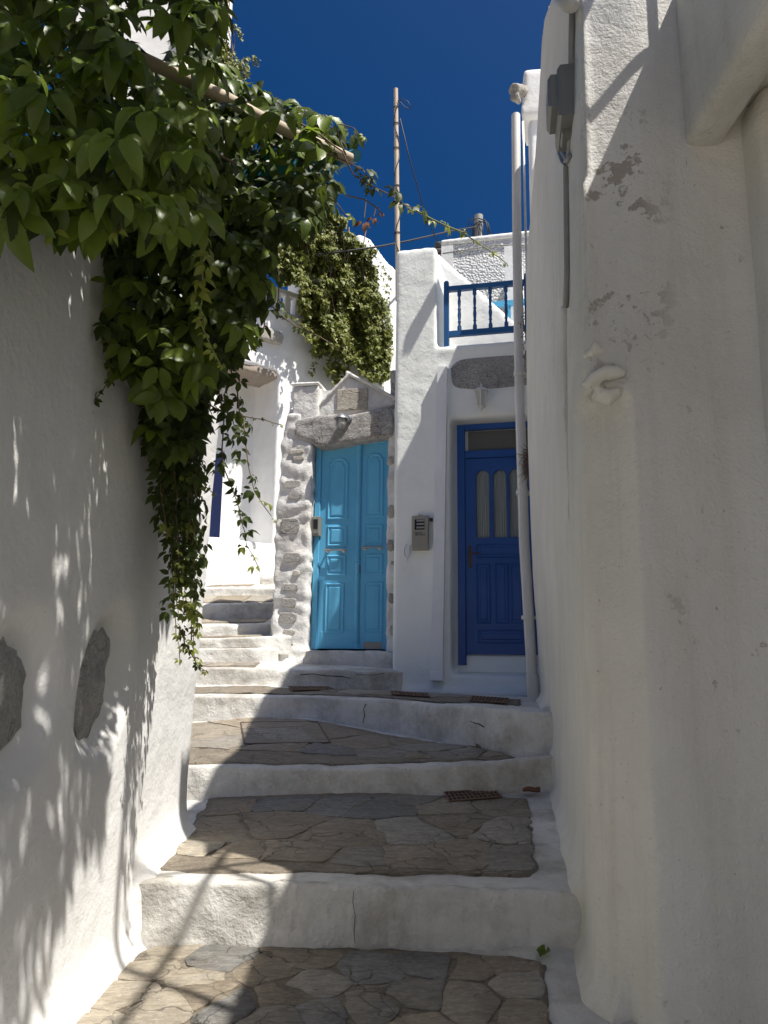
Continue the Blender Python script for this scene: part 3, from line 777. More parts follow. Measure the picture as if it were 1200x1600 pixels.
mb = MB(); mb.fbox(FH, fu0 + .01, fu1 - .01, dv0 - .16, dv0 - .012, DW - .03, DW + .018); mb.build('door_sill', M['facade'], t)
lv1 = tr[2] - .09
dl = MB()
panes = [D(744, 731, 765, 840), D(771, 730, 792, 839)]
panes.append((2 * cu - panes[0][1], 2 * cu - panes[0][0], panes[1][2] - .004, panes[1][3] + .004))
LWf = DW + .036
pv0, pv1 = panes[1][2], panes[1][3]
dl.fbox(FH, lu0 + .003, panes[0][0], dv0, lv1, DW, LWf); dl.fbox(FH, panes[2][1], lu1 - .003, dv0, lv1, DW, LWf)
dl.fbox(FH, panes[0][0], panes[2][1], dv0, pv0 - .004, DW, LWf - .0005); dl.fbox(FH, panes[0][0], panes[2][1], pv1 - .005, lv1, DW, LWf - .0005)
dl.fbox(FH, panes[0][1], panes[1][0], pv0 - .004, pv1 - .005, DW, LWf - .001); dl.fbox(FH, panes[1][1], panes[2][0], pv0 - .004, pv1 - .005, DW, LWf - .001)
door = dl.build('door', M['navy'], t)
for (a, b, c, d) in panes:
    # spandrels above each ogee light
    w_2 = b - a; sp = MB(); n = 17; arc = []
    for k in range(n):
        x = k / (n - 1); s_ = abs(2 * x - 1)
        h = 0.0 if s_ > .92 else (.052 if s_ < .0 else 0)
        yy = .020 if s_ > .78 else (.030 + .028 * math.sqrt(max(0, 1 - (s_ / .78) ** 2)))
        arc.append((a + w_2 * x, d - .085 + yy))
    ring = [(b, d - .004), (a, d - .004)] + arc
    sp.loft([[FH(p[0], p[1], w) for p in ring] for w in (DW + .004, LWf - .002)])
    sp.build('spandrel', M['navy'], door)
    mb = MB(); mb.fbox(FH, a - .004, b + .004, c - .004, d - .01, DW + .012, DW + .016); mb.build('pane', M['glass'], door)
    mb = MB(); nn = 26
    for k in range(nn):
        x0_, x1_ = lerp(a, b, k / nn), lerp(a, b, (k + 1) / nn)
        z0_, z1_ = .004 * math.sin(k * 1.4), .004 * math.sin((k + 1) * 1.4)
        mb.add([FH(x0_, c, DW + .004 + z0_), FH(x1_, c, DW + .004 + z1_), FH(x1_, d - .01, DW + .004 + z1_), FH(x0_, d - .01, DW + .004 + z0_)], [[0, 1, 2, 3]])
    mb.build('curtain', M['curtain'], door, True)
RP = [(0, 0), (0.0, 0.003), (0.008, 0.010), (0.014, 0.004), (0.030, 0.004), (0.040, 0.011)]
def rpan(fr, box, w, mat, parent, poly=None):
    moulding(fr, poly or rect(*box), [(i_, w + h) for i_, h in RP], 'panel', mat, parent)
bx = [D(745, 881, 767, 974), D(774, 880, 795, 974)]
bx.append((2 * cu - bx[0][1], 2 * cu - bx[0][0], bx[1][2], bx[1][3]))
for q in bx: rpan(FH, q, LWf - .001, M['navy'], door)
b1 = D(745, 850, 781, 872); rpan(FH, (b1[0], 2 * cu - b1[0], b1[2], b1[3]), LWf - .001, M['navy'], door)
b2 = D(747, 984, 781, 1005); rpan(FH, (b2[0], 2 * cu - b2[0], b2[2], b2[3]), LWf - .001, M['navy'], door)
h = D(732, 853, 738, 887)
mb = MB(); mb.bevbox(FH, h[0], h[0] + .030, h[2], h[3], LWf, LWf + .008, .002)
vc = h[3] - .075
mb.tube([FH(h[0] + .015, vc, LWf), FH(h[0] + .015, vc, LWf + .045), FH(h[0] + .03, vc - .003, LWf + .05), FH(h[0] + .125, vc - .006, LWf + .045)], [.009, .009, .009, .007], 8)
mb.lathe(FH(h[0] + .015, h[2] + .05, LWf + .007), FN, [(0, .008), (.006, .008)], 10)
mb.build('door_handle', M['iron'], door, 'auto')
# balcony railing: posts, rails and turned balusters
rl = MB()
rz0 = FH.uv(693, 525, .0)[1]; rz1 = FH.uv(690, 447, .0)[1]
ru = FH.uv(693, 490, 0)[0]
mb = MB(); mb.fbox(FH, ru, 1.62, rz0, rz0 + .055, -.06, -.015); rail = mb.build('railing', M['rail'], t)
mb = MB(); mb.bevbox(FH, ru + .03, 1.62, rz1 - .05, rz1, -.065, -.012, .004); mb.build('handrail', M['rail'], rail)
for uu in (ru, ru + 0.80):
    mb = MB(); mb.bevbox(FH, uu, uu + .05, HB - .02, rz1 + .05, -.062, -.012, .004)
    mb.lathe(FH(uu + .025, rz1 + .05, -.037), (0, 0, 1), [(0, .024), (.012, .02), (.02, .008)], 8); mb.build('newel_post', M['rail'], rail)
pr = [(0, .021), (.06, .021), (.065, .014), (.10, .012), (.115, .018), (.13, .013), (.20, .019), (.25, .013), (.27, .018), (.285, .012), (.36, .017), (.42, .011), (.43, .017), (.44, .020), (.50, .020)]
bh_ = rz1 - .05 - rz0 - .055
bal = None
for k in range(5):
    uu = ru + .155 + k * .155
    if abs(uu - ru - .825) < .05: continue
    if bal is None:
        mb = MB(); mb.lathe((0, 0, 0), (0, 0, 1), [(z / .5 * (bh_ + .004), r) for z, r in pr], 12)
        bal = mb.build('baluster', M['rail'], rail, 'auto'); o = bal
    else:
        o = bal.copy(); COL.objects.link(o)
    o.location = FH(uu, rz0 + .053, -.038)

# ================================================================== stone gateway with the turquoise double door
t = roots['gt'] = thing('stone_gateway', 'limewashed stone gateway with gable and turquoise double door', 'gateway', GF(-0.6, -1.0, -0.3))
gu0, gv1 = GF.uv(495, 700); gu1 = GF.uv(605, 850)[0]; gv0 = GF.uv(545, 1016)[1]
gt_top = GF.uv(545, 690)[1]
pl = GF.uv(437, 850)[0]
mb = MB()
pts = [(pl + .0, -1.0), (gu0 - .02, -1.0), (gu0 - .02, gt_top + .0), (gu0 - .10, gt_top + .03), (gu0 - .13, gt_top + .12), (gu0 - .16, gt_top + .30), (pl + .08, gt_top + .31), (pl + .02, gt_top + .15), (pl - .02, 1.2)]
mb.loft([[GF(u, v, w) for u, v in pts] for w in (-.32, .10)])
mb.loft([[GF(u, v, w) for u, v in [(pl - .10, -1.0), (pl + .1, -1), (pl + .1, 1.9), (pl + .02, 2.0)]] for w in (-.5, .03)])
mb.fbox(GF, gu1 + .005, gu1 + .2, -1.0, gt_top + .3, -.3, .06)
mb.fbox(GF, pl + .05, gu1 + .2, gt_top + .25, gt_top + .40, -.3, .02)
def gt_post(p):
    u = (p - GF.o).dot(FT)
    h = 0.018 * fbm(p * 5.5, 3)
    if u < -.9: h += 0.006 * math.sin(p.z * 34 + 5 * noise.noise(p * 3))
    h += 0.06 * math.exp(-max(0, p.z + .10) / .10) if u < -.9 else 0
    return h
organic('wall', mb, M['gate'], t, 0.022, 3, 0.006, 3.0, post=gt_post)
# sill and step under the door
su0, su1 = GF.uv(478, 1028, .12)[0], GF.uv(614, 1028, .12)[0]
mb = MB(); mb.fbox(GF, su0, su1 + .02, -.5, gv0 - .004, -.3, .17)
organic('door_sill', mb, M['step'], t, 0.022, 4, 0.010, 4.0)
# lintel: one long weathered block
l0, l1 = GF.uv(459, 672, .1), GF.uv(614, 655, .1)
lt = []
for (x, y) in ((462, 656), (490, 649), (540, 648), (580, 640), (610, 634), (616, 652), (612, 682), (560, 690), (520, 697), (497, 699), (480, 690), (463, 685), (456, 670)):
    lt.append(Vector(GF.uv(x, y, .10)))
lt = ccw(lt)
mb = MB(); mb.loft([[GF(p.x, p.y, w) for p in (offs(lt, i_) if i_ else lt)] for i_, w in ((0.0, -.28), (0, .09), (.02, .115))])
organic('lintel', mb, M['lintel'], t, 0.02, 3, 0.012, 5.0)
# gable with coping and plaque
ga, gl, gr_ = GF.uv(546, 584, .03), GF.uv(487, 646, .03), GF.uv(617, 622, .03)
mb = MB(); mb.loft([[GF(u, v, w) for u, v in [(gl[0], gl[1] - .08), (gr_[0], gr_[1] - .08), (gr_[0], gr_[1] + .02), (ga[0], ga[1] - .03), (gl[0], gl[1] + .03)]] for w in (-.12, .03)])
organic('gable', mb, M['gate'], t, 0.02, 2, 0.010, 6.0)
cp = MB()
for a, b in ((gl, ga), (ga, gr_)):
    d_ = Vector((b[0] - a[0], b[1] - a[1])).normalized(); n_ = Vector((-d_.y, d_.x)); s_ = .005
    q = [Vector(a) - d_ * .04 - n_ * .02, Vector(b) + d_ * .02 - n_ * .02, Vector(b) + d_ * .02 + n_ * .014, Vector(a) - d_ * .04 + n_ * .014]
    cp.loft([[GF(p.x, p.y, w) for p in q] for w in (-.15, .055)])
organic('gable_coping', cp, M['gate'], t, 0.014, 3, 0.005, 6.0)
pq = fuv(GF, 526, 607, 574, 640, .05)
mb = MB(); mb.bevbox(GF, pq[0], pq[1], pq[2], pq[3], -.02, .048, .006)
pm = mb.build('plaque', M['plaque'], t)
# parapet block on the left shoulder and the slab beside it
b_ = fuv(GF, 457, 603, 497, 652, .08)
mb = MB(); mb.fbox(GF, b_[0], b_[1], b_[2] - .05, b_[3], -.26, .08)
organic('parapet_block', mb, M['gate'], t, 0.018, 3, 0.008, 6.0)
mb = MB(); mb.fbox(GF, b_[0] - .02, b_[1] + .01, b_[3] + .004, b_[3] + .04, -.28, .10); organic('parapet_cap', mb, M['white'], t, 0.013, 3, 0.004, 6)
mb = MB()
q0 = GF(b_[1] + .02, 0, -.05)
mb.fbox(GF, b_[1] - .01, b_[1] + .10, b_[2] + .08, b_[3] - .02, -.24, -.05); mb.fbox(GF, b_[1] - .01, b_[1] + .26, b_[2] + .10, b_[3] - .06, -.26, -.20)
mb.build('parapet_return', M['white'], t)
mb = MB(); sx = GF.uv(611, 600, .0)
mb.fbox(GF, sx[0] - .01, sx[0] + .10, sx[1] - .35, sx[1] + .15, -.15, .02); organic('shoulder_slab', mb, M['lintel'], t, 0.018, 2, .006, 5)
# stones showing in the pier and right jamb
for x, y, w, h_ in [(463, 706, 24, 7), (466, 716, 18, 7), (457, 757, 28, 12), (460, 775, 20, 10), (453, 822, 30, 25), (457, 871, 27, 15), (463, 896, 12, 9), (453, 918, 26, 13), (451, 942, 24, 14), (449, 966, 28, 16), (452, 988, 20, 9), (430, 942, 9, 12), (429, 967, 8, 11), (447, 1008, 24, 10)]:
    u0, u1, v0, v1 = fuv(GF, x - w / 2, y - h_ / 2, x + w / 2, y + h_ / 2, .10)
    if x < 440: u0 += .03; u1 += .03
    wf = .112 if x > 440 else .062
    q = [Vector((u, v)) for u, v in ((u0, v0 + .2 * (v1 - v0)), (u0 + .15 * (u1 - u0), v0), (u1 - .1 * (u1 - u0), v0), (u1, v0 + .3 * (v1 - v0)), (u1, v1 - .15 * (v1 - v0)), (u1 - .2 * (u1 - u0), v1), (u0 + .1 * (u1 - u0), v1))]
    q = ccw(roughen(q, .022, .012, x + y))
    mb = MB(); mb.loft([[GF(p.x, p.y, w_) for p in (offs(q, i_) if i_ else q)] for i_, w_ in ((0, wf - .10), (0, wf - .006), (.006, wf + .002))])
    mb.build('embedded_stone', M['limed_stone'] if 880 < y < 910 or y > 980 or y < 720 else M['jamb_stone'], t, 'auto')
for x, y, w, h_ in [(613, 800, 9, 24), (612, 852, 8, 22), (618, 880, 10, 8), (614, 935, 10, 18), (612, 720, 8, 16), (616, 985, 8, 20)]:
    u0, u1, v0, v1 = fuv(GF, x - w / 2, y - h_ / 2, x + w / 2, y + h_ / 2, .05)
    rock('embedded_stone', M['limed_stone'], GF((u0 + u1) / 2 - .01, (v0 + v1) / 2, .055), (FT * .04, FN * .03, Vector((0, 0, (v1 - v0) / 2))), x + y, t, 2, 0.3)
# door: frame, two leaves, panels, turned cover strip, handles
GW = -0.06
G = lambda x0, y0, x1, y1: fuv(GF, x0, y0, x1, y1, GW + .04)
du0, du1 = GF.uv(496, 850, GW)[0], GF.uv(605, 850, GW)[0]; dv1 = GF.uv(550, 690, GW)[1]; dvb = gv0 + .005
mid = GF.uv(563.5, 850, GW + .04)[0]
mb = MB(); ft_ = .032
mb.bevbox(GF, du0 - .03, du0 + ft_, dvb, dv1 + .02, GW - .05, GW + .045, .006); mb.bevbox(GF, du1 - .006, du1 + .05, dvb, dv1 + .02, GW - .05, GW + .045, .006)
mb.bevbox(GF, du0 + ft_ + .001, du1 - .007, dv1 - .045, dv1 + .021, GW - .05, GW + .043, .006)
mb.build('door_frame', M['turq'], t)
mb = MB(); mb.fbox(GF, du0 - .15, du1 + .1, dvb - .1, dv1 + .1, GW - .09, GW - .055); mb.build('backing_board', M['dark'], t)
GP = [(0, 0), (0, .007), (.010, .013), (.020, .005), (.036, .004), (.046, .013)]
leaves_ = [(du0 + ft_ + .002, mid - .0015, [(512, 715, 544, 811), (511, 821, 542, 853), (510, 867, 540, 899), (507, 911, 537, 990)], (507, 541, 860)),
           (mid + .0015, du1 - .008, [(569, 708, 599, 807), (569, 819, 598, 851), (568, 865, 598, 897), (567, 909, 598, 989)], (565, 598, 856))]
for li, (a, b, pans, hd) in enumerate(leaves_):
    mb = MB(); mb.fbox(GF, a, b, dvb + .008, dv1 - .048, GW - .03, GW + .026)
    leaf = mb.build('door_leaf', M['turq'], t)
    for k, q in enumerate(pans):
        u0, u1, v0, v1 = G(*q); u0 = max(u0, a + .035); u1 = min(u1, b - .02)
        moulding(GF, arched(u0, u1, v0, v1, .055) if k == 0 else rect(u0, u1, v0, v1), [(i_, GW + .0255 + h__) for i_, h__ in GP], 'panel', M['turq'], leaf)
    hu0, hu1 = GF.uv(hd[0], hd[2], GW + .05)[0], GF.uv(hd[1], hd[2], GW + .05)[0]; hv = GF.uv(hd[0], hd[2], GW + .05)[1]
    mb = MB(); w0 = GW + .026
    for uu in (hu0 + .03, hu1 - .03):
        mb.lathe(GF(uu, hv, w0), FN, [(0, .022), (.006, .022), (.010, .012), (.045, .010)], 12)
    mb.tube([GF(hu0, hv, w0 + .045), GF(hu1, hv, w0 + .045)], .009, 8)
    mb.build('pull_handle', M['metal'], leaf, 'auto')
    mb = MB()
    if li == 1:
        mb.bevbox(GF, a + .04, b - .025, dvb + .010, dvb + .075, GW + .02, GW + .030, .003); mb.build('bare_kickboard', M['bare_wood'], leaf)
        mb = MB(); mb.bevbox(GF, a + .04, b - .025, dvb + .077, dvb + .17, GW + .02, GW + .033, .003); mb.build('bottom_rail', M['turq'], leaf)
        mb = MB(); kv = GF.uv(560, 889, GW + .04)[1]; mb.bevbox(GF, mid - .022, mid - .002, kv - .04, kv + .04, GW + .02, GW + .034, .003); mb.build('keyhole_plate', M['iron'], leaf)
    else:
        mb.bevbox(GF, a + .03, b - .05, dvb + .010, dvb + .18, GW + .02, GW + .030, .003); mb.build('bottom_rail', M['turq'], leaf)
mb = MB(); hh = dv1 - .05 - dvb
pr = [(0, .034), (.02, .034), (.025, .026), (.04, .034), (.055, .024), (.07, .028), (.085, .020), (.10, .024), (.40, .024), (.405, .030), (.415, .022), (.425, .030), (.435, .024), (.90, .024), (.915, .034), (.93, .026), (.945, .035), (.96, .028), (.975, .036), (1.0, .036)]
mb.lathe(GF(mid - .032, dvb + .01, GW + .030), (0, 0, 1), [(z * hh, r) for z, r in pr], 14)
mb.build('cover_strip_column', M['turq'], t, 'auto')

# ================================================================== houses behind
H0 = P(431, 700, 10.2)
HT = Vector((math.cos(R(38)), math.sin(R(38)), 0)); HN = Vector((math.sin(R(38)), -math.cos(R(38)), 0))
HF = Fr((H0.x, H0.y, 0), HT, HN)
t = roots['ph'] = thing('porch_house', 'white house up the steps with deep porch, old wooden lintel and parapet hung with ivy', 'house', HF(1, -1.0, -1))
pt = HF.uv(430, 580)[1]; wt = HF.uv(455, 488)[1]; p2 = HF.uv(572, 362)
mb = MB()
mb.fbox(HF, 0, 5.0, -1.5, wt, 0, -.8)
mb.fbox(HF, -3.4, 5.0, pt, wt, 0, -.8)
mb.fbox(HF, -3.4, 5.0, -1.5, wt, -.62, -1.2)
mb.fbox(HF, -3.4, -1.55, -1.5, wt, 0, -.8)
pu = HF.uv(563, 400)[0]; pv = HF.uv(566, 362)[1]; pe = HF.uv(618, 412)
mb.loft([[HF(u, v, w) for u, v in [(pu, wt - .3), (pu + 4, wt - .3), (pu + 4, pe[1] - .5), (pe[0] + .3, pe[1] - .15), (pe[0] - .12, pe[1] + .02), (pu + .25, pv - .01), (pu, pv)]] for w in (-.5, -.05)])
iu0, iu1 = HF.uv(476, 400)[0], pu + .1; iv = HF.uv(520, 372)[1]
mb.fbox(HF, iu0, iu1, wt - .3, iv, -.08, -.5)
organic('wall', mb, M['white_wall'], t, 0.045, 4, 0.008, 1.4)
mb = MB(); mb.fbox(HF, -1.62, .0, pt - .09, pt + .02, -.55, -.02); organic('wooden_lintel', mb, M['wood'], t, 0.025, 2, 0.012, 6)
# plinth bench in the porch
bz = HF.uv(370, 848, -.3)[1]
mb = MB(); mb.fbox(HF, -1.6, .25, -1.5, bz - .02, -.7, .12); mb.fbox(HF, -1.6, -.35, -1.5, bz - .16, -.7, .38)
organic('porch_bench', mb, M['white'], t, 0.035, 5, 0.012, 2.2)
d0 = fuv(HF, 300, 706, 346, 857, -.6)
mb = MB(); mb.bevbox(HF, d0[0], d0[1], d0[2], d0[3], -.66, -.585, .01); dd = mb.build('door', M['deepblue'], t)
mb = MB(); mb.bevbox(HF, d0[0] + .12, d0[1] - .08, d0[2] + .12, d0[3] - .12, -.585, -.572, .01); mb.build('door_panel', M['deepblue'], dd)
# worn stone spout bracket
b0 = HF.uv(405, 512, .05); b1 = HF.uv(440, 531, .05)
mb = MB(); mb.loft([[HF(b0[0], b0[1] - .16, w), HF(b1[0], b0[1] - .16, w), HF(b1[0] + .02, b0[1] - .05, w), HF(b1[0] - .02, b0[1] + .02, w), HF(b0[0], b0[1] + .03, w)] for w in (-.1, .10)])
organic('stone_bracket', mb, M['limed_stone'], t, 0.022, 2, 0.012, 5)
# white pierced balustrade
q0, q1 = HF.uv(418, 470), HF.uv(478, 470); bt = HF.uv(450, 452)[1]
mb = MB(); mb.fbox(HF, q0[0] - .6, q1[0], bt - .07, bt, -.16, -.04); bs = mb.build('balustrade', M['white_wall'], t)
k = 0; u = q0[0] - .5
while u < q1[0]:
    mb = MB(); mb.fbox(HF, u, u + .085, wt - .03, bt - .072, -.14, -.06); mb.build('baluster', M['white_wall'], bs); u += .165

# tall white house behind the end of the lane wall, with a broken clay spout
t = roots['tall'] = thing('tall_white_house', 'tall white house edge against the sky behind the downpipe, capped with a parapet', 'house', (2.2, 7.4, -1.9))
a = P(822, 300, 6.75); b = P(836, 112, 6.75); c = P(836, 182, 6.75)
mb = MB(); mb.hexa([(a.x, 6.75, -1.9), (4, 6.4, -1.9), (4, 7.2, -1.9), (a.x + .14, 7.2, -1.9), (a.x + .03, 6.75, c.z), (4, 6.4, c.z), (4, 7.2, c.z), (a.x + .16, 7.2, c.z)])
mb.hexa([(a.x + .02, 6.0, -1.9), (2.2, 6.0, -1.9), (2.2, 6.8, -1.9), (a.x + .02, 6.8, -1.9), (a.x + .05, 6.0, 5.05), (2.2, 6.0, 5.05), (2.2, 6.8, 4.55), (a.x + .05, 6.8, 4.55)])
organic('wall', mb, M['white_wall'], t, 0.05, 3, 0.006, 1.5)
mb = MB(); mb.hexa([(a.x - .04, 6.70, c.z - .05), (4, 6.34, c.z - .05), (4, 7.2, c.z - .05), (a.x + .08, 7.2, c.z - .05), (a.x - .02, 6.70, b.z), (4, 6.34, b.z), (4, 7.2, b.z), (a.x + .10, 7.2, b.z)])
organic('parapet', mb, M['white'], t, 0.045, 4, 0.008, 2.5)
sp_ = P(808, 150, 6.68)
mb = MB(); mb.tube([P(802, 140, 6.6), P(812, 142, 6.68), P(826, 146, 6.8)], [.062, .062, .058], 10); mb.tube([P(803, 150, 6.6), P(812, 160, 6.7)], [.045, .03], 8)
organic('clay_spout', mb, M['limed_stone'], t, 0.016, 2, 0.008, 7)

# rough-cast house behind the balcony
SF = Fr(P(692, 450, 11.0), FT, FN); SF.o.z = 0
sv = SF.uv(694, 374)[1]
t = roots['st'] = thing('roughcast_house', 'house of rough white stucco with flat roof seen above the blue balcony railing', 'house', SF(1.5, -1.9, -1))
mb = MB(); mb.fbox(SF, 0, 5, -1.9, sv - .10, 0, -4); mb.build('wall', M['stucco'], t)
mb = MB(); mb.fbox(SF, -.03, 5, sv - .10, sv, .03, -4); organic('roof_edge', mb, M['white'], t, 0.035, 3, .006, 2)
mb = MB(); mb.fbox(SF, -.02, .16, -1.9, sv - .12, .018, -.3); mb.build('corner_band', M['white_wall'], t)
mb = MB(); mb.tube([SF(.0, SF.uv(700, 396)[1], .012), SF(*SF.uv(735, 390), .012), SF(*SF.uv(770, 384), .012), SF(*SF.uv(812, 384), .012), SF(3, SF.uv(812, 384)[1], .012)], .011, 6); mb.build('wall_cable', M['greycable'], t, True)
pz = SF.uv(795, 455)
mb = MB(); mb.fbox(SF, pz[0], pz[0] + .22, -1, SF.uv(800, 432)[1], .0, .9); mb.build('white_pier', M['white_wall'], t)
r0 = SF.uv(745, 476, 1.2); r1 = SF.uv(745, 500, 1.2)
t = thing('light_blue_railing', 'light blue wooden railing on the far terrace behind the dark blue balcony rail', 'railing', SF(r0[0], r1[1] - .6, 1.2))
mb = MB(); mb.fbox(SF, r0[0] - .3, r0[0] + 3, r0[1] - .06, r0[1] + .01, 1.17, 1.23); mb.build('handrail', M['lightblue'], t)
mb = MB(); mb.fbox(SF, r0[0] - .3, r0[0] + 3, r0[1] - .62, r0[1] - .57, 1.18, 1.22); mb.build('bottom_rail', M['lightblue'], t)
for k in range(10):
    mb = MB(); u = r0[0] + .06 + k * .17; mb.fbox(SF, u, u + .05, r0[1] - .57, r0[1] - .06, 1.18, 1.22); mb.build('slat', M['lightblue'], t)
t = thing('dry_stone_chimney', 'small dark fieldstone stack between the white wing and the stucco house', 'chimney', P(689, 420, 12.5))
for k in range(7):
    rock('stone', M['darkstone'], P(686 + (k % 2) * 7, 384 + k * 5, 12.5), (Vector((.09, 0, 0)), Vector((0, .12, 0)), Vector((0, 0, .055))), k, t, 2, .3)

# far white house at upper left
t = roots['far'] = thing('hillside_house', 'tall white house edge at upper left behind the vine', 'house', (-4, 13, -1.9))
a = P(361, 60, 12.5)
mb = MB(); k_ = 15.0 / 12.5; mb.hexa([(-6, 12.5, -1.9), (a.x, 12.5, -1.9), (a.x * k_, 15, -1.9), (-7, 15, -1.9), (-6, 12.5, 14), (a.x - .03, 12.5, 14), (a.x * k_, 15, 14), (-7, 15, 14)]); organic('wall', mb, M['white_wall'], t, 0.09, 3, .01, 1)

# ================================================================== masts and cables
t = thing('wooden_mast', 'slender bleached wooden mast rising behind the white wing, black cable tied along it', 'mast', P(622, 420, 8.6))
m0, m1 = P(622, 470, 8.6), P(618.5, 139, 8.6)
mb = MB(); mb.tube([m0.lerp(m1, k / 10) + Vector((.004 * noise.noise(Vector((k, 0, 0))), 0, 0)) for k in range(11)], [lerp(.031, .027, k / 10) for k in range(11)], 10); mb.build('pole', M['mast'], t, 'auto')
mb = MB(); cb = []
for k in range(60):
    q = m0.lerp(m1, lerp(.08, .93, k / 59)); a = 1.2 * math.sin(k * .33) - 1.2
    cb.append(q + Vector((math.cos(a) * .036, math.sin(a) * .036, 0)))
mb.tube(cb, .006, 5)
for f in (.30, .52, .70, .82, .90):
    q = m0.lerp(m1, f); mb.tube([q + Vector((math.cos(a) * .036, math.sin(a) * .036, .004 * a)) for a in np.linspace(0, 6.3, 13)], .006, 5)
q = m0.lerp(m1, .92)
mb.tube([q + Vector((x, -.03, z)) for x, z in ((.02, .03), (.08, .06), (.15, .03), (.19, -.05), (.17, -.08), (.11, -.05), (.05, .02), (.02, .04))], .0055, 5)
mb.build('tied_cable', M['black'], t, True)
mb = MB(); mb.tube([P(625, 185, 8.6), P(640, 248, 8.75), P(662, 325, 8.9), P(687, 388, 9.2)], .007, 5)
tag(mb.build('guy_wire', M['black'], None, True), 'thin black wire slanting from the mast top down towards the stucco house', 'wire')
t = thing('utility_pole', 'weathered pole top bristling with wires above the stucco roof', 'pole', P(747, 420, 13))
mb = MB(); mb.tube([P(748, 420, 13), P(748, 337, 13)], [.085, .08], 10); mb.build('pole', M['greycable'], t, 'auto')
mb = MB()
for k in range(16):
    a = k * 2.4; p_ = P(748, 341 + (k % 4) * 5, 12.9); r_ = random.uniform(.12, .34)
    mb.tube([p_, p_ + Vector((math.cos(a) * r_ * .7, math.sin(a) * .1, -.04)), p_ + Vector((math.cos(a) * r_, math.sin(a) * .1, -.28 - .1 * random.random()))], .009, 5)
mb.build('wire_tangle', M['black'], t, True)
mb = MB(); mb.tube([P(470, 402, 10), P(594, 385, 10.6), P(640, 376, 11), P(700, 362, 12), P(746, 354, 12.9)], .014, 6)
tag(mb.build('overhead_cable', M['black'], None, True), 'black overhead cable sagging from the pole top leftwards past the mast', 'cable')

# ================================================================== fittings on the fronts
def lantern():
    c = FH.uv(752, 622, .09); t = thing('wall_lantern', 'white metal wall lantern hanging under the granite block over the navy door', 'lamp', FH(c[0], c[1], .09))
    top, bot = FH.uv(752, 612, .09)[1], FH.uv(752, 634, .09)[1]; u = c[0]
    def ring(h, v): return [FH(u + h * math.cos(math.pi / 6 + k * math.pi / 3), v, .09 + h * math.sin(math.pi / 6 + k * math.pi / 3)) for k in range(6)]
    mb = MB(); mb.loft([ring(.078, top), ring(.075, top + .008), ring(.035, top + .04), ring(.012, top + .05)]); mb.build('cap', M['lampwhite'], t)
    mb = MB(); mb.lathe(FH(u, top + .048, .09), (0, 0, 1), [(0, .008), (.012, .012), (.022, .004), (.03, .008), (.036, .002)], 8); mb.build('finial', M['lampwhite'], t, 'auto')
    mb = MB(); mb.loft([ring(.060, top - .002), ring(.036, bot)]); mb.build('glass_body', M['frost'], t)
    for k in range(6):
        a, b = ring(.064, top - .002)[k], ring(.039, bot)[k]; mb = MB(); mb.tube([a, b], .0055, 5); mb.build('bar', M['lampwhite'], t)
    mb = MB(); mb.loft([ring(.042, bot), ring(.040, bot - .012), ring(.018, bot - .022), ring(.006, bot - .034)]); mb.lathe(FH(u, bot - .06, .09), (0, 0, 1), [(0, .002), (.012, .006), (.03, .004)], 8); mb.build('base', M['lampwhite'], t)
    mb = MB(); mb.tube([FH(u, top + .055, .002), FH(u, top + .085, .05), FH(u, top + .075, .088)], .007, 6); mb.lathe(FH(u, top + .05, -.002), FN, [(0, .03), (.012, .026)], 12); mb.build('bracket', M['lampwhite'], t, 'auto')
lantern()
def bulkhead():
    c = GF.uv(533, 657, .2); t = thing('caged_lamp', 'grey caged bulkhead lamp on the stone lintel above the turquoise door', 'lamp', GF(c[0], c[1], .16))
    u, v = c; w = .20
    o = GF(u + .02, v + .04, .10)
    mb = MB(); mb.lathe(GF(u + .05, v + .035, .105), FN, [(0, .045), (.03, .042), (.045, .03)], 14); mb.tube([GF(u + .05, v + .035, .14), GF(u + .02, v + .05, .17), GF(u, v + .05, w)], .018, 8); mb.build('mount', M['lampmetal'], t, 'auto')
    mb = MB(); mb.lathe(GF(u, v + .015, w), (0, 0, 1), [(0, .072), (.008, .070), (.035, .045), (.055, .022), (.062, .006)], 16); mb.build('shade', M['lampmetal'], t, 'auto')
    mb = MB(); mb.lathe(GF(u, v - .09, w), (0, 0, 1), [(0, .012), (.012, .035), (.035, .046), (.07, .047), (.105, .043)], 16); mb.build('glass_globe', M['frost'], t, True)
    for k in range(6):
        a = k * math.pi / 3; e = FT * math.cos(a) + FN * math.sin(a); b = GF(u, v, w)
        mb = MB(); mb.tube([b + e * .052 + Vector((0, 0, .01)), b + e * .053 + Vector((0, 0, -.05)), b + e * .040 + Vector((0, 0, -.085)), b + e * .004 + Vector((0, 0, -.100))], .0035, 5); mb.build('cage_bar', M['lampmetal'], t)
    mb = MB(); mb.tube([GF(u, v, w) + (FT * math.cos(a) + FN * math.sin(a)) * .053 + Vector((0, 0, -.04)) for a in np.linspace(0, 2 * math.pi, 17)], .0035, 5); mb.build('cage_ring', M['lampmetal'], t)
bulkhead()
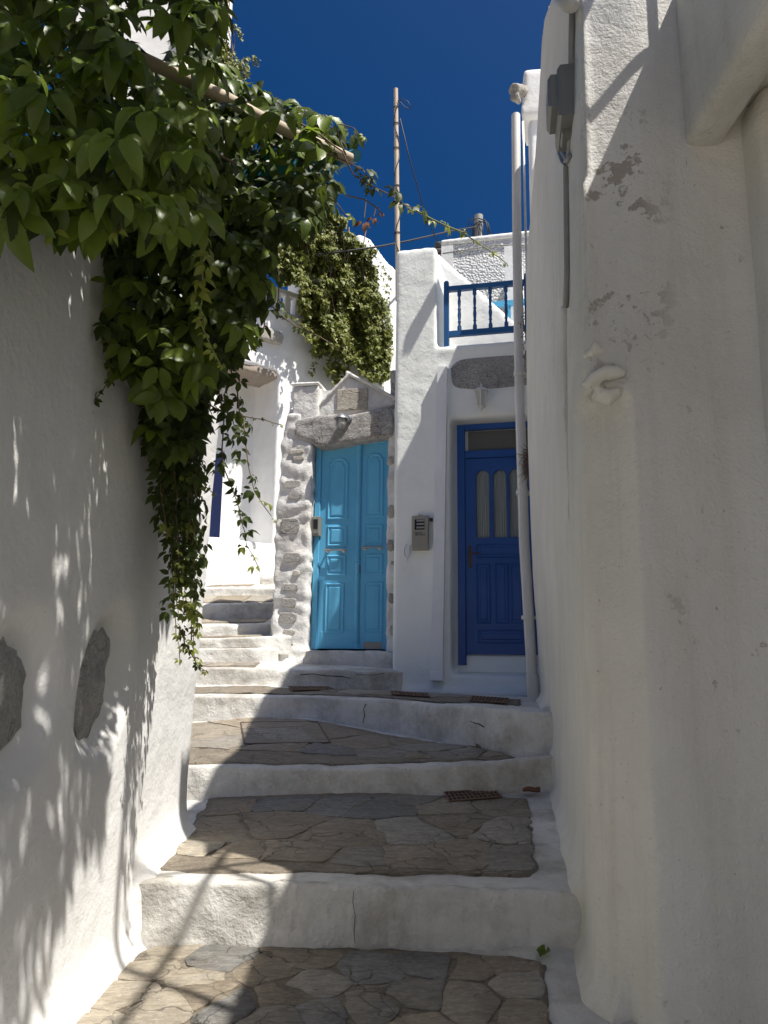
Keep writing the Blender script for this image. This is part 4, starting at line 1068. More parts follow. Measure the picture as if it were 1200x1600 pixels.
# meter box
u0, u1, v0, v1 = fuv(FH, 643, 806, 668, 859, .07)
t = thing('meter_box', 'small beige electricity meter box on the white wall beside the trunking', 'meter box', FH((u0 + u1) / 2, v0, .05))
mb = MB(); mb.bevbox(FH, u0, u1 + .005, v0, v1, -.005, .075, .008); mb.build('case', M['beige'], t)
wi = (u0 + .032, u1 - .028, v1 - .135, v1 - .035)
mb = MB(); mb.bevbox(FH, wi[0] - .01, wi[1] + .01, wi[2] - .01, wi[3] + .01, .07, .079, .003); mb.build('window_rim', M['beige'], t)
mb = MB(); mb.fbox(FH, wi[0], wi[1], wi[2], wi[3], .07, .0805); mb.build('dark_window', M['dark'], t)
for k in range(3):
    mb = MB(); z = wi[2] + .012 + k * .033; mb.fbox(FH, wi[0] + .018, wi[1] - .003, z, z + .018, .07, .0825); mb.build('dial', M['greycable'], t)
mb = MB()                                    # two short lines of worn black print
x = u0 + .035
for k, ln in enumerate((.008, .006, .009, .007, .008, .006, .007)): mb.fbox(FH, x, x + ln, wi[2] - .036, wi[2] - .026, .075, .0765); x += ln + .003
x = u0 + .040; mb.fbox(FH, x, x + .014, wi[2] - .056, wi[2] - .042, .075, .0765); x += .02
for ln in (.006, .008, .007, .009, .007, .008, .007): mb.fbox(FH, x, x + ln, wi[2] - .054, wi[2] - .046, .075, .0765); x += ln + .003
mb.build('print', M['text'], t)
mb = MB(); mb.bevbox(FH, (u0 + u1) / 2 - .02, (u0 + u1) / 2 + .025, v1, v1 + .012, .02, .055, .003); mb.tube([FH((u0 + u1) / 2, v1 + .01, .04), FH((u0 + u1) / 2 - .01, v1 + .03, .045)], .003, 5); mb.build('seal_lug', M['beige'], t)
mb = MB(); mb.tube([FH((u0 + u1) / 2 - .02 + .025 * math.cos(a), v0 + .06 + .022 * math.sin(a), .076) for a in np.linspace(-2.4, .3, 9)], .004, 5); mb.build('embossed_arc', M['beige'], t)
mb = MB(); mb.bevbox(FH, u1 + .012, u1 + .04, v1 - .045, v1 - .015, -.005, .03, .004); tag(mb.build('rusty_clip', M['iron'], None), 'little rusty brown clip on the wall at the upper right of the meter box', 'clip')
# hook of wire left of the meter
q = [FH(*FH.uv(x, y, .012), .012) for x, y in ((634, 850), (631, 858), (632, 868), (636, 872), (640, 864), (639, 856), (642, 851))]
mb = MB(); mb.tube(q, .007, 6); mb.tube([FH(*FH.uv(636, 872, .012), .012), FH(*FH.uv(637, 878, .012), .012)], .005, 5)
tag(mb.build('wire_hook', M['chute'], None, True), 'white-painted loop of wire on the wall just left of the meter box', 'hook')
# trunking
ct = [FH.uv(684, 574, .05), FH.uv(699, 574, .05), FH.uv(673, 1058, .05), FH.uv(692, 1058, .05)]
t = thing('wall_trunking', 'long white flat rain trunking running down the front between meter box and navy door', 'downspout', FH(ct[2][0] + .05, ct[2][1], .03))
mb = MB(); mb.hexa([FH(ct[2][0], ct[2][1], .075), FH(ct[3][0], ct[3][1], .075), FH(ct[3][0], ct[3][1], -.005), FH(ct[2][0], ct[2][1], -.005), FH(ct[0][0], ct[0][1], .075), FH(ct[1][0], ct[1][1], .075), FH(ct[1][0], ct[1][1], -.005), FH(ct[0][0], ct[0][1], -.005)])
mb.build('channel', M['chute'], t)
for f in (.13, .47, .86):
    a, b = lerp(ct[2][0], ct[0][0], f), lerp(ct[3][0], ct[1][0], f); v = lerp(ct[2][1], ct[0][1], f)
    mb = MB(); mb.fbox(FH, a - .003, b + .003, v, v + .045, -.004, .0785); mb.build('joint_sleeve', M['chute'], t)
mb = MB(); mb.bevbox(FH, ct[2][0] - .004, ct[3][0] + .004, ct[2][1] - .03, ct[2][1] + .05, -.004, .080, .003); mb.build('outlet_sleeve', M['chute'], t)
mb = MB(); mb.fbox(FH, ct[2][0] + .01, ct[3][0] - .01, ct[2][1] - .032, ct[2][1] - .029, .005, .055); mb.build('outlet_opening', M['dark'], t)
# intercom beside the turquoise door
u0, u1, v0, v1 = fuv(GF, 483, 807, 496, 837, .05)
t = thing('intercom', 'small grey intercom panel on the jamb left of the turquoise door', 'intercom', GF(u0, v0, .05))
mb = MB(); mb.bevbox(GF, u0 - .01, u1 + .02, v0, v1, -.03, .045, .006); mb.build('case', M['greybox'], t)
mb = MB(); mb.bevbox(GF, u0 + .035, u1 + .012, v0 + .02, v1 - .015, .03, .049, .004); mb.build('face_plate', M['greybox'], t)
mb = MB(); mb.fbox(GF, u0 + .045, u1 + .002, v0 + .07, v1 - .03, .03, .051); mb.build('screen', M['dark'], t)
c = GF.uv(495, 688, .13); mb = MB(); mb.bevbox(GF, c[0] - .02, c[0] + .02, c[1] - .025, c[1] + .02, .08, .135, .004); tag(mb.build('junction_clip', M['greybox'], None), 'tiny grey junction box at the left end of the lintel over the turquoise door', 'junction box')

# white downpipe at the end of the lane wall
t = thing('downpipe', 'long leaning white plastic downpipe ending in an elbow at the end of the lane wall', 'downpipe', P(836, 1130, 5.95))
pth = [P(806, 180, 6.45), P(808, 400, 6.35), P(812, 620, 6.25), P(819, 850, 6.12), P(833, 1080, 5.98)]
mb = MB(); mb.tube(pth, [.041] * 5, 16); mb.build('pipe', M['pvc'], t, 'auto')
e0 = pth[-1]
mb = MB(); mb.tube([e0 + Vector((0, 0, .12)), e0 + Vector((.006, 0, -.02))], .053, 16)
mb.tube([e0 + Vector((.006, 0, -.02)), e0 + Vector((.008, -.005, -.12)), e0 + Vector((-.005, -.012, -.17)), e0 + Vector((-.04, -.015, -.195)), e0 + Vector((-.085, -.018, -.20))], [.05, .051, .052, .052, .053], 16); mb.build('elbow', M['pvc'], t, 'auto')
for (x, y, d) in ((812, 585, 6.26), (816, 770, 6.17), (825, 965, 6.05)):
    q = P(x, y, d); mb = MB(); mb.tube([q + Vector((0, 0, .015)), q - Vector((0, 0, .015))], .0525, 16); mb.box((q.x, q.y, q.z - .012), (q.x + .12, q.y + .05, q.z + .012)); mb.build('pipe_clip', M['pvc'], t, 'auto')
mb = MB(); mb.tube([P(817, 190, 6.5), P(823, 420, 6.38), P(828, 640, 6.22), P(834, 850, 6.08), P(845, 1060, 5.9), P(850, 1120, 5.86)], .011, 8)
tag(mb.build('thin_conduit', M['pvc'], None, True), 'thin white conduit running close beside the white downpipe', 'conduit')
t = thing('dry_weed', 'dry tangled brown weed caught behind the downpipe at door height', 'weed', P(824, 730, 6.15))
mb = MB()
for k in range(46):
    b = P(824 + random.uniform(-3, 3), 722 + random.uniform(-22, 18), 6.12); q = [b]
    d_ = Vector((random.uniform(-.06, .02), random.uniform(-.05, .02), random.uniform(-.12, .03)))
    for j in range(4): q.append(q[-1] + d_ * .4 + Vector((random.uniform(-.015, .015), random.uniform(-.015, .015), random.uniform(-.015, .012))))
    mb.tube(q, [.0035, .003, .0025, .002, .001], 4)
mb.build('twigs', M['stem'], t)
t = thing('dry_creeper', 'dry brown creeper twigs clinging to the wall beside the upper downpipe', 'creeper', P(825, 545, 6.2))
mb = MB()
for k in range(24):
    b = P(824 + random.uniform(-2, 4), random.uniform(470, 560), 6.18); q = [b]
    for j in range(4): q.append(q[-1] + Vector((random.uniform(-.04, .03), random.uniform(-.03, .01), random.uniform(-.05, .04))))
    mb.tube(q, .0035, 4)
mb.build('twigs', M['stem'], t)

# electrical box and conduit on the lane wall
RWo, RWn = Vector((0.838, 3.386, 2.2)), Vector((-0.9877, 0.156, 0.012)).normalized()
def rwp(x, y, off=0.0): return PP(x, y, RWo + RWn * off, RWn)
bc = rwp(878, 170, .05); by = Vector((.165, .987, 0)).normalized()
t = thing('electrical_box', 'grey plastic electrical box with stepped cover high on the lane wall', 'electrical box', bc)
EF = Fr(bc, -by, RWn); EF.o.z = 0
q = [EF.uv(x, y) for x, y in ((886, 115), (886, 222), (852, 120))]
z0, z1 = EF.uv(885, 216)[1], EF.uv(885, 124)[1]; wdt = .20
mb = MB(); mb.bevbox(EF, -wdt, .02, z0, z1, -.06, .015, .012); mb.build('back_case', M['greybox'], t)
mb = MB(); mb.bevbox(EF, -wdt + .03, -.005, z0 + .06, z1 - .02, .014, .05, .012); mb.build('cover', M['greybox'], t)
mb = MB(); mb.bevbox(EF, -wdt + .05, -.06, z0 - .02, z0 + .002, -.04, .0, .006); mb.build('cable_entry', M['greybox'], t)
cdt = [rwp(x, y, .012) for x, y in ((896, -60), (893, 60), (892, 180), (890, 240), (884, 255))]
mb = MB(); mb.tube(cdt, .012, 8); mb.tube([rwp(872, 215, .02), rwp(874, 238, .02), rwp(880, 252, .02), rwp(884, 262, .02), rwp(885, 330, .015), rwp(886, 420, .014), rwp(884, 480, .013)], .012, 8)
mb.tube([rwp(876, 215, .02), rwp(878, 236, .02), rwp(886, 250, .02), rwp(890, 244, .02)], .010, 8)
tag(mb.build('cable_run', M['greycable'], None, True), 'grey cable dropping from the electrical box down the lane wall', 'cable')
mb = MB(); mb.tube([rwp(884, 478, .006), rwp(884, 560, .006), rwp(886, 640, .004), rwp(890, 800, .0), rwp(897, 930, -.004)], [.02, .024, .016, .01, .006], 8)
organic('plaster_ridge', mb, M['cream'], roots['ch'], 0.012, 1, 0.006, 9)
mb = MB(); mb.tube([rwp(868, -12, .02), rwp(878, 2, .04), rwp(893, 6, .03)], [.03, .03, .03], 10)
tag(mb.build('pipe_stub', M['pvc'], None, True), 'short white pipe stub at the very top of the lane wall', 'pipe')

# drains, cover, litter on the steps
def grate(i, px4, label, nb=9):
    c4 = [tread_pt(i, *q) for q in px4]; c = sum(c4, Vector()) / 4
    t = thing('drain_grate', label, 'drain grate', c, 'rusty drain grates in the steps')
    up = Vector((0, 0, 1)); lift = Vector((0, 0, .017))
    c4 = [Vector((q.x, q.y, tread_z(i, q.x, q.y))) + lift for q in c4]
    fr = MB()
    for a, b in zip(c4, c4[1:] + c4[:1]): fr.tube([a, b], .0045, 4)
    fr.build('frame', M['grate'], t)
    pm = MB(); pm.add([q - Vector((0, 0, .003)) for q in c4], [[0, 1, 2, 3]]); pm.build('pit', M['pit'], t)
    for k in range(1, nb):
        mb = MB(); f = k / nb; mb.tube([c4[0].lerp(c4[1], f), c4[3].lerp(c4[2], f)], .0042, 4); mb.build('bar', M['grate'], t)
    for f in (.33, .66):
        mb = MB(); mb.tube([c4[0].lerp(c4[3], f), c4[1].lerp(c4[2], f)], .004, 4); mb.build('cross_bar', M['grate'], t)
grate(4, [(694, 1243), (772, 1238), (784, 1250), (702, 1257)], 'rusty drain grate at the back right of the broad brown tread', 12)
grate(6, [(450, 1076), (512, 1076), (522, 1080), (458, 1082)], 'rusty drain grate on the narrow tread below the turquoise door', 10)
grate(6, [(610, 1083), (668, 1087), (672, 1092), (612, 1088)], 'long rusty drain grate below the white wing beside the trunking outlet', 10)
grate(6, [(738, 1091), (795, 1095), (790, 1102), (735, 1098)], 'dark drain grate on the tread in front of the navy door', 10)
c4 = [tread_pt(5, *q) for q in ((376, 1132), (496, 1131), (516, 1164), (382, 1166))]
c4 = [Vector((q.x, q.y, tread_z(5, q.x, q.y) + .013)) for q in c4]
t = thing('inspection_cover', 'stone-filled rectangular inspection cover with thin rusty frame in the middle tread', 'manhole cover', sum(c4, Vector()) / 4)
mb = MB()
for a, b in zip(c4, c4[1:] + c4[:1]): mb.tube([a, b], .0065, 4)
mb.build('frame', M['iron'], t)
mb = MB(); cc = sum(c4, Vector()) / 4
mb.loft([[cc + (q - cc) * .985 - Vector((0, 0, .03)) for q in c4], [cc + (q - cc) * .985 - Vector((0, 0, .004)) for q in c4], [cc + (q - cc) * .95 + Vector((0, 0, .001)) for q in c4]]); mb.build('stone_infill', M['schist_grey'], t)

def crumpled(c, r, seed, mat, name, label):
    bm = bmesh.new(); bmesh.ops.create_grid(bm, x_segments=7, y_segments=7, size=1)
    for v in bm.verts:
        x, y = v.co.x, v.co.y; w = (1 - abs(x) ** 1.6 * .8)
        z = .35 * noise.noise(Vector((x * 1.4, y * 1.4, seed))) + .35 * abs(y) + .15
        v.co = Vector((x * r, y * w * r * .7, max(0.02, z) * r))
    bmesh.ops.rotate(bm, verts=bm.verts, cent=(0, 0, 0), matrix=Matrix.Rotation(seed, 3, 'Z'))
    me = bpy.data.meshes.new(name); bm.to_mesh(me); bm.free()
    o = mesh_obj(name, me, mat, None, True); o.location = c + Vector((0, 0, .006)); return tag(o, label, 'leaf', 'fallen leaves on the steps')
crumpled(tread_pt(3, 849, 1496), .035, 1.1, M['leaf'], 'fallen_leaf', 'curled dark green leaf lying on the white edge of the lowest step')
crumpled(tread_pt(4, 830, 1243), .05, 2.6, M['dryleaf'], 'fallen_leaf', 'crumpled brown leaf beside the right wall past the drain grate')
crumpled(tread_pt(4, 812, 1236), .025, .4, M['dryleaf'], 'fallen_leaf', 'tiny dry leaf just above the larger crumpled brown leaf')
crumpled(tread_pt(5, 372, 1127), .018, 1.4, M['redleaf'], 'fallen_leaf', 'tiny red leaf on the sunlit tread above the inspection cover')
b = tread_pt(5, 762, 1172)
mb = MB()
for k in range(26):
    q = b + Vector((random.uniform(-.10, .12), random.uniform(-.04, .05), .015)); d_ = Vector((random.uniform(-1, 1), random.uniform(-.5, .5), random.uniform(0, .25))) * .05
    mb.tube([q, q + d_, q + d_ * 1.8 + Vector((0, 0, random.uniform(-.01, .01)))], [.0035, .003, .0015], 4)
mb.tube([b, b + Vector((-.01, 0, .05)), b + Vector((-.025, 0, .09))], [.004, .004, .003], 5)
tag(mb.build('twig_litter', M['stem'], None), 'small heap of dry twigs on the tread below the downpipe side riser', 'twigs')

# ================================================================== pergola over the garden wall
t = roots['pg'] = thing('pergola', 'weathered teal wooden pergola with cane poles, almost hidden in the vine', 'pergola', (-1.2, 2.0, 1.25))
def beam(a, b, w, h, name, mat):
    a, b = Vector(a), Vector(b); d = (b - a).normalized(); s_ = d.cross(Vector((0, 0, 1))).normalized() * (w / 2); u = Vector((0, 0, h / 2))
    mb = MB(); mb.hexa([a - s_ - u, b - s_ - u, b + s_ - u, a + s_ - u, a - s_ + u, b - s_ + u, b + s_ + u, a + s_ + u]); return mb.build(name, mat, t)
ra, rb_ = P(-40, 372, 2.05), P(85, 303, 1.9)
beam(ra, rb_ + (rb_ - ra) * 1.2, .05, .07, 'rafter', M['teal'])
ba, bb = P(395, 268, 2.75), P(512, 262, 2.7)
beam(ba + (ba - bb) * 3.0, bb, .07, .09, 'rafter', M['teal'])
mb = MB(); mb.tube([P(556, 243, 2.62), P(505, 262, 2.95), P(380, 330, 3.7)], [.024, .026, .028], 10); mb.build('round_pole', M['teal'], t, 'auto')
c0, c1 = P(228, 96, 2.15), P(548, 250, 2.60)
mb = MB(); n_ = 13; c00 = c0 + (c0 - c1) * 1.1
mb.tube([c00.lerp(c1, k / n_) + Vector((0, 0, .006 * math.sin(k))) for k in range(n_ + 1)], [.0215 + (.003 if k % 3 == 0 else 0) for k in range(n_ + 1)], 10); mb.build('cane_pole', M['cane'], t, 'auto')
for y in (0.3, 3.2):
    beam_ = MB(); beam_.box((-1.24, y, 1.2), (-1.17, y + .07, 2.0)); beam_.build('post', M['teal'], t)
beam((-1.2, -.5, 1.85), (-1.2, 3.6, 1.85), .07, .09, 'beam', M['teal'])

# ================================================================== creeper
def leaf_mesh(name, seed, L=.080, nl=5, hi=False):
    rs = random.Random(seed); vv, ff = [], []
    angs = {5: (-105, -52, 0, 52, 105), 3: (-75, 0, 75)}[nl]
    for ai, a in enumerate(angs):
        a = R(a + rs.uniform(-12, 12)); l = L * (1.0 if ai == nl // 2 else (.92 if abs(ai - nl // 2) == 1 else .68)) * rs.uniform(.88, 1.1)
        w = l * rs.uniform(.25, .31); dr = rs.uniform(.35, .95); fold = rs.uniform(.15, .55); tw = rs.uniform(-.35, .35)
        d = Vector((math.cos(a), math.sin(a), 0)); s_ = Vector((-math.sin(a), math.cos(a), 0)); b = len(vv)
        def pt(tl, sw):
            r = tl * l; z = -dr * l * (tl ** 1.9) * .8 + abs(sw) * fold * w + sw * tw * w * tl
            return d * (r * (1 - .22 * dr * tl) + .012) + s_ * (sw * w) + Vector((0, 0, z))
        prof = [(.14, .50), (.36, .88), (.62, .84), (.84, .46)] if hi else [(.28, .80), (.62, .82)]
        vv.append(pt(0, 0))
        for tl, hw in prof: vv += [pt(tl, -hw), pt(tl, 0), pt(tl, hw)]
        vv.append(pt(1.0, 0)); e = len(vv) - 1; m_ = len(prof)
        ff += [[b, b + 1, b + 2], [b, b + 2, b + 3]]
        for q in range(m_ - 1):
            k = b + 1 + 3 * q; ff += [[k, k + 3, k + 4, k + 1], [k + 1, k + 4, k + 5, k + 2]]
        k = b + 1 + 3 * (m_ - 1); ff += [[k, e, k + 1], [k + 1, e, k + 2]]
    return vv, ff
LV = [leaf_mesh('leaf', s_) for s_ in range(6)] + [leaf_mesh('leaf', 20 + s_, .07, 3) for s_ in range(2)]
LVH = [leaf_mesh('leaf', s_, hi=True) for s_ in range(6)] + [leaf_mesh('leaf', 20 + s_, .07, 3, True) for s_ in range(2)]
def orient(nrm, tip):
    z = nrm.normalized(); x = (tip - z * tip.dot(z))
    if x.length < 1e-3: x = z.orthogonal()
    x.normalize(); y = z.cross(x)
    return Matrix(((x.x, y.x, z.x), (x.y, y.y, z.y), (x.z, y.z, z.z)))
LEAVES = []                                  # (pos, rot, scale, variant, young)
def rndv(): return Vector((random.gauss(0, 1), random.gauss(0, 1), random.gauss(0, 1)))
def put(p, sc=1.0, out=None, young=False, spread=.55, var=None):
    n_ = (Vector((.42, -.72, .48)) + (out or Vector())).normalized() + rndv() * spread * .6
    tip = Vector((0, 0, -1)) + rndv() * .38 + Vector((.15, -.1, 0))
    LEAVES.append((Vector(p), orient(n_, tip), sc * random.uniform(.55, 1.25), random.randrange(6) if var is None else var, young))
def inpoly(x, y, poly):
    c = False; n = len(poly)
    for i in range(n):
        (x1, y1), (x2, y2) = poly[i - 1], poly[i]
        if (y1 > y) != (y2 > y) and x < (x2 - x1) * (y - y1) / (y2 - y1) + x1: c = not c
    return c
def fill(poly, d0, d1, n, sc=1.0, bias=1.0, wob=.12):
    xs = [q[0] for q in poly]; ys = [q[1] for q in poly]; k = 0; tries = 0
    while k < n and tries < n * 30:
        tries += 1
        x, y = random.uniform(min(xs), max(xs)), random.uniform(min(ys), max(ys))
        xx = x + 26 * noise.noise(Vector((x * .02, y * .02, 3))); yy = y + 26 * noise.noise(Vector((x * .02, y * .02, 8)))
        if not inpoly(xx, yy, poly): continue
        a = d0(x, y) if callable(d0) else d0; b = d1(x, y) if callable(d1) else d1
        p = P(x, y, lerp(a, b, random.random() ** bias))
        if p.x < -.90 and p.z < 1.42: continue
        if noise.noise(p * 5.5) > .33: continue
        put(p, sc); k += 1
# near canopy at the upper left
fill([(-60, -80), (345, -80), (350, 60), (335, 200), (300, 330), (245, 350), (150, 345), (95, 372), (70, 330), (30, 310), (-60, 320)], 1.45, 2.2, 500, 1.0)
fill([(0, 60), (300, 0), (330, 330), (100, 350), (0, 320)], 1.35, 1.6, 60, 1.05)
# mass behind and below it, over the wall and the lane
fill([(100, 330), (300, 60), (370, 120), (430, 160), (520, 205), (530, 260), (490, 335), (430, 385), (398, 450), (375, 530), (330, 590), (270, 620), (225, 610), (175, 530), (165, 460)], 2.2, 3.1, 1900, 1.0)
fill([(225, 590), (370, 470), (365, 560), (318, 600), (300, 690), (240, 700)], 2.55, 3.0, 330, .88)
fill([(330, 110), (400, 140), (480, 165), (540, 192), (556, 215), (540, 235), (470, 225), (380, 185)], 2.3, 2.7, 80, .95)
fill([(400, 170), (510, 205), (535, 240), (515, 300), (465, 370), (425, 400), (400, 360)], 2.4, 2.8, 150, .95)
# canopy added over the lane, unseen above the frame, outlined to shade the left wall
SHADE_CAN = [(-1.5, .0), (.66, .0), (.48, 1.13), (.20, 1.82), (.02, 2.12), (-1.5, 2.12)]
for _ in range(2900):
    p = Vector((random.uniform(-1.5, .66), random.uniform(0, 2.12), 0))
    if not inpoly(p.x + .08 * noise.noise(p * 6), p.y + .08 * noise.noise(p * 6 + Vector((3, 1, 2))), SHADE_CAN): continue
    p.z = random.uniform(2.08, 2.36) + .08 * noise.noise(p * 3)
    x, y = pix(p) if p.y > .3 else (0, -999)
    if y > -60 and x > 300: continue
    if y > 0 and p.y < 1.3: continue
    if p.x < .02 and p.y > .95 and random.random() < .28: continue  # thinned to let sun through to the near leaves
    put(p, 1.1)
STEMS = []
def strand(pts, per, sc=1.0, young=False, side=.06, stem_r=.0035, tip_small=True):
    """hanging shoot through photo points (x, y, depth) with alternate leaves"""
    q = [P(*a) for a in pts]; Ls = [(b - a).length for a, b in zip(q, q[1:])]; T_l = sum(Ls); n = max(2, int(T_l / per)); line = []
    for k in range(n + 1):
        s_ = T_l * k / n; i = 0
        while i < len(Ls) - 1 and s_ > Ls[i]: s_ -= Ls[i]; i += 1
        p = q[i].lerp(q[i + 1], clamp(s_ / Ls[i])) + rndv() * .004; line.append(p)
        f = k / n; z = sc * (lerp(1.0, .45, f ** 2.2) if tip_small else 1)
        o = rndv(); o.z *= .3; o.normalize()
        put(p + o * side * z * random.uniform(.3, 1), z, out=o * .5, young=young or (tip_small and f > .86), spread=.6)
    STEMS.append((line, stem_r, young))
# long column hanging in front of the wall's end
for k in range(19):
    x0 = random.uniform(226, 306); d = random.uniform(2.68, 2.98); e = random.choice([760, 840, 900, 960, 1000, 1030])
    xe = lerp(x0, 275, .55) + (e - 700) * .06
    strand([(x0, 600, d), (lerp(x0, xe, .5), (600 + e) / 2, d), (min(302, max(250 if e > 850 else 215, xe)), e, d - .03)],   .042, .80, side=.045)
strand([(283, 980, 2.75), (292, 1015, 2.72), (306, 1030, 2.70), (322, 1048, 2.70)], .03, .4, side=.02)
strand([(335, 560, 2.75), (350, 640, 2.72), (345, 720, 2.70), (372, 790, 2.68), (380, 840, 2.66), (405, 885, 2.64)], .045, .8, side=.05)
strand([(360, 560, 2.7), (378, 650, 2.68), (385, 720, 2.66), (400, 770, 2.65), (422, 806, 2.64)], .05, .8, side=.05)
strand([(305, 640, 2.8), (300, 700, 2.78), (312, 745, 2.77), (332, 770, 2.76)], .04, .55, side=.04)
strand([(300, 620, 2.7), (340, 640, 2.68), (370, 650, 2.66), (410, 655, 2.64), (440, 665, 2.62)], .035, .3, side=.02)
strand([(170, 500, 2.3), (178, 560, 2.28), (160, 610, 2.26), (128, 655, 2.24)], .035, .5, side=.04)
strand([(160, 470, 2.35), (172, 520, 2.33), (165, 570, 2.32)], .04, .65, side=.04)
# lit young shoots
strand([(318, 330, 1.75), (313, 400, 1.73), (318, 460, 1.72), (312, 500, 1.71), (330, 545, 1.70), (345, 570, 1.7)], .04, .55, young=True, side=.03)
strand([(310, 100, 1.7), (320, 200, 1.68), (312, 300, 1.68), (318, 380, 1.7)], .055, .85, side=.05)
strand([(395, 400, 2.6), (420, 470, 2.55), (440, 500, 2.5), (500, 525, 2.48), (545, 560, 2.47)], .03, .3, side=.02)
strand([(400, 440, 2.5), (415, 500, 2.48), (395, 545, 2.46)], .045, .8, side=.04)
strand([(425, 400, 2.5), (436, 450, 2.5), (428, 490, 2.5)], .045, .6, side=.04)
# shoot reaching out over the lane against the sky
strand([(470, 195, 2.35), (530, 230, 2.3), (560, 280, 2.28), (600, 300, 2.26), (650, 330, 2.24)], .05, .7, side=.045, tip_small=False)
strand([(650, 330, 2.24), (690, 350, 2.22), (730, 368, 2.2), (758, 385, 2.19), (775, 400, 2.18), (788, 412, 2.18)], .055, .42, young=True, side=.02)
strand([(500, 240, 2.35), (540, 250, 2.33), (565, 262, 2.32), (580, 290, 2.3)], .04, .75, side=.05)
strand([(540, 240, 2.4), (520, 190, 2.38), (545, 195, 2.36), (565, 215, 2.35)], .045, .8, side=.05)
strand([(450, 330, 2.4), (475, 370, 2.38), (482, 400, 2.37)], .05, .9, side=.05)
strand([(500, 300, 2.5), (535, 320, 2.5), (545, 335, 2.5)], .05, .8, side=.05)
for x0, y0 in ((40, 300), (75, 330), (180, 320), (260, 330)):
    strand([(x0, y0 - 60, 1.5), (x0 + 5, y0, 1.48), (x0 + 8, y0 + 38, 1.47)], .06, .95, side=.04)

def hides(p):
    if p.y < .6: return False
    x, y = pix(p); d = p.y
    for (ax, ay, ad), (bx_, by_, bd) in (((232, 100, 2.15), (312, 135, 2.25)), ((335, 145, 2.30), (540, 245, 2.60)), ((400, 276, 2.75), (512, 270, 2.70))):
        f = clamp((x - ax) / (bx_ - ax)); cx, cy = lerp(ax, bx_, f), lerp(ay, by_, f)
        if d < lerp(ad, bd, f) + .03 and -72 < y - cy < 16 and abs(x - cx) < 25: return True
    return False
_keep = random.Random(3)
LEAVES = [q for q in LEAVES if not hides(q[0]) or _keep.random() < .13]
t = roots['cr'] = thing('creeper', 'large green creeper cascading from the pergola over the white garden wall', 'vine', (-1.15, 2.2, 1.3))
# leaf pieces: the 300 that show largest are objects, the rest one mass
info = []
cell = {}
for k, (p, m_, s_, v, yg) in enumerate(LEAVES):
    if p.y < .4: continue
    x, y = pix(p)
    if not (-20 < x < 1220 and -20 < y < 1620): continue
    c = (int(x // 22), int(y // 22)); d = p.dot(CF); info.append((k, x, y, d, s_, c)); cell[c] = min(cell.get(c, 9), d)
front = [(s_ / d, k) for k, x, y, d, s_, c in info if d < cell[c] + .04]
front.sort(reverse=True)
pick = set(k for _, k in front[:300])
lmesh = {}
for v, (vv, ff) in enumerate(LVH):
    for nm, mt in (('leaf', M['leaf']), ('young', M['leaf_young'])):
        me = bpy.data.meshes.new('leaf'); me.from_pydata([tuple(q) for q in vv], [], ff); me.update(); me.shade_smooth(); me.materials.append(mt); lmesh[(v, nm)] = me
bv, bf, bi = [], [], 0
yv, yf, yi = [], [], 0
LVn = [(np.array([tuple(q) for q in vv]), ff) for vv, ff in LV]
for k, (p, m_, s_, v, yg) in enumerate(LEAVES):
    if k in pick:
        o = bpy.data.objects.new('leaf', lmesh[(v, 'young' if yg else 'leaf')]); COL.objects.link(o)
        parent_to(o, t); M4 = m_.to_4x4() @ Matrix.Scale(s_, 4); M4.translation = p; o.matrix_basis = M4
    else:
        a = LVn[v][0] @ np.array(m_.transposed()) * s_ + np.array(p)
        if yg: yv.append(a); yf += [[i + yi for i in f] for f in LVn[v][1]]; yi += len(a)
        else: bv.append(a); bf += [[i + bi for i in f] for f in LVn[v][1]]; bi += len(a)
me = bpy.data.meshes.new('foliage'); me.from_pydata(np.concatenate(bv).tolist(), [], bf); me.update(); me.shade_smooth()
mesh_obj('foliage', me, M['leaf_shaded'], t, False, 'stuff')
if yv:
    me = bpy.data.meshes.new('young_foliage'); me.from_pydata(np.concatenate(yv).tolist(), [], yf); me.update(); me.shade_smooth()
    mesh_obj('young_foliage', me, M['leaf_young'], t, False, 'stuff')
for line, r_, yg in STEMS:
    mb = MB(); mb.tube(line, [lerp(r_, r_ * .4, k / max(1, len(line) - 1)) for k in range(len(line))], 5); mb.build('stem', M['greenstem'] if yg else M['stem'], t, True)
for k in range(16):                          # woody stems running along the pergola and up from behind the wall
    a = Vector((random.uniform(-1.5, -1.0), random.uniform(.8, 3.2), 1.3)); b = P(random.uniform(60, 400), random.uniform(220, 430), random.uniform(2.2, 2.9))
    q = [a.lerp(b, j / 8) + Vector((0, 0, .05 * math.sin(math.pi * j / 8))) + rndv() * .03 for j in range(9)]
    mb = MB(); mb.tube(q, [lerp(.012, .004, j / 8) for j in range(9)], 6); mb.build('woody_stem', M['stem'], t, True)
# a few withered leaves on the outer shoots
mbp = MB()
for x, y, d, s_ in ((568, 346, 2.4, .035), (583, 340, 2.4, .025), (596, 333, 2.4, .015), (482, 290, 2.45, .04)):
    c = P(x, y, d); vv, ff = LV[6]; a = [c + orient(Vector((.3, -1, .2)), Vector((0, 0, -1))) @ (q * s_ * 14) for q in vv]
    mb = MB(); mb.add(a, ff); mb.build('withered_leaf', M['redleaf'] if x == 482 else M['dryleaf'], t, True)
mb = MB(); mb.tube([P(540, 305, 2.4), P(570, 312, 2.4), P(590, 325, 2.4), P(598, 335, 2.4)], .003, 4); mb.tube([P(572, 312, 2.4), P(569, 340, 2.4)], .002, 4); mb.tube([P(588, 322, 2.4), P(584, 338, 2.4)], .002, 4); mb.build('stem', M['stem'], t)

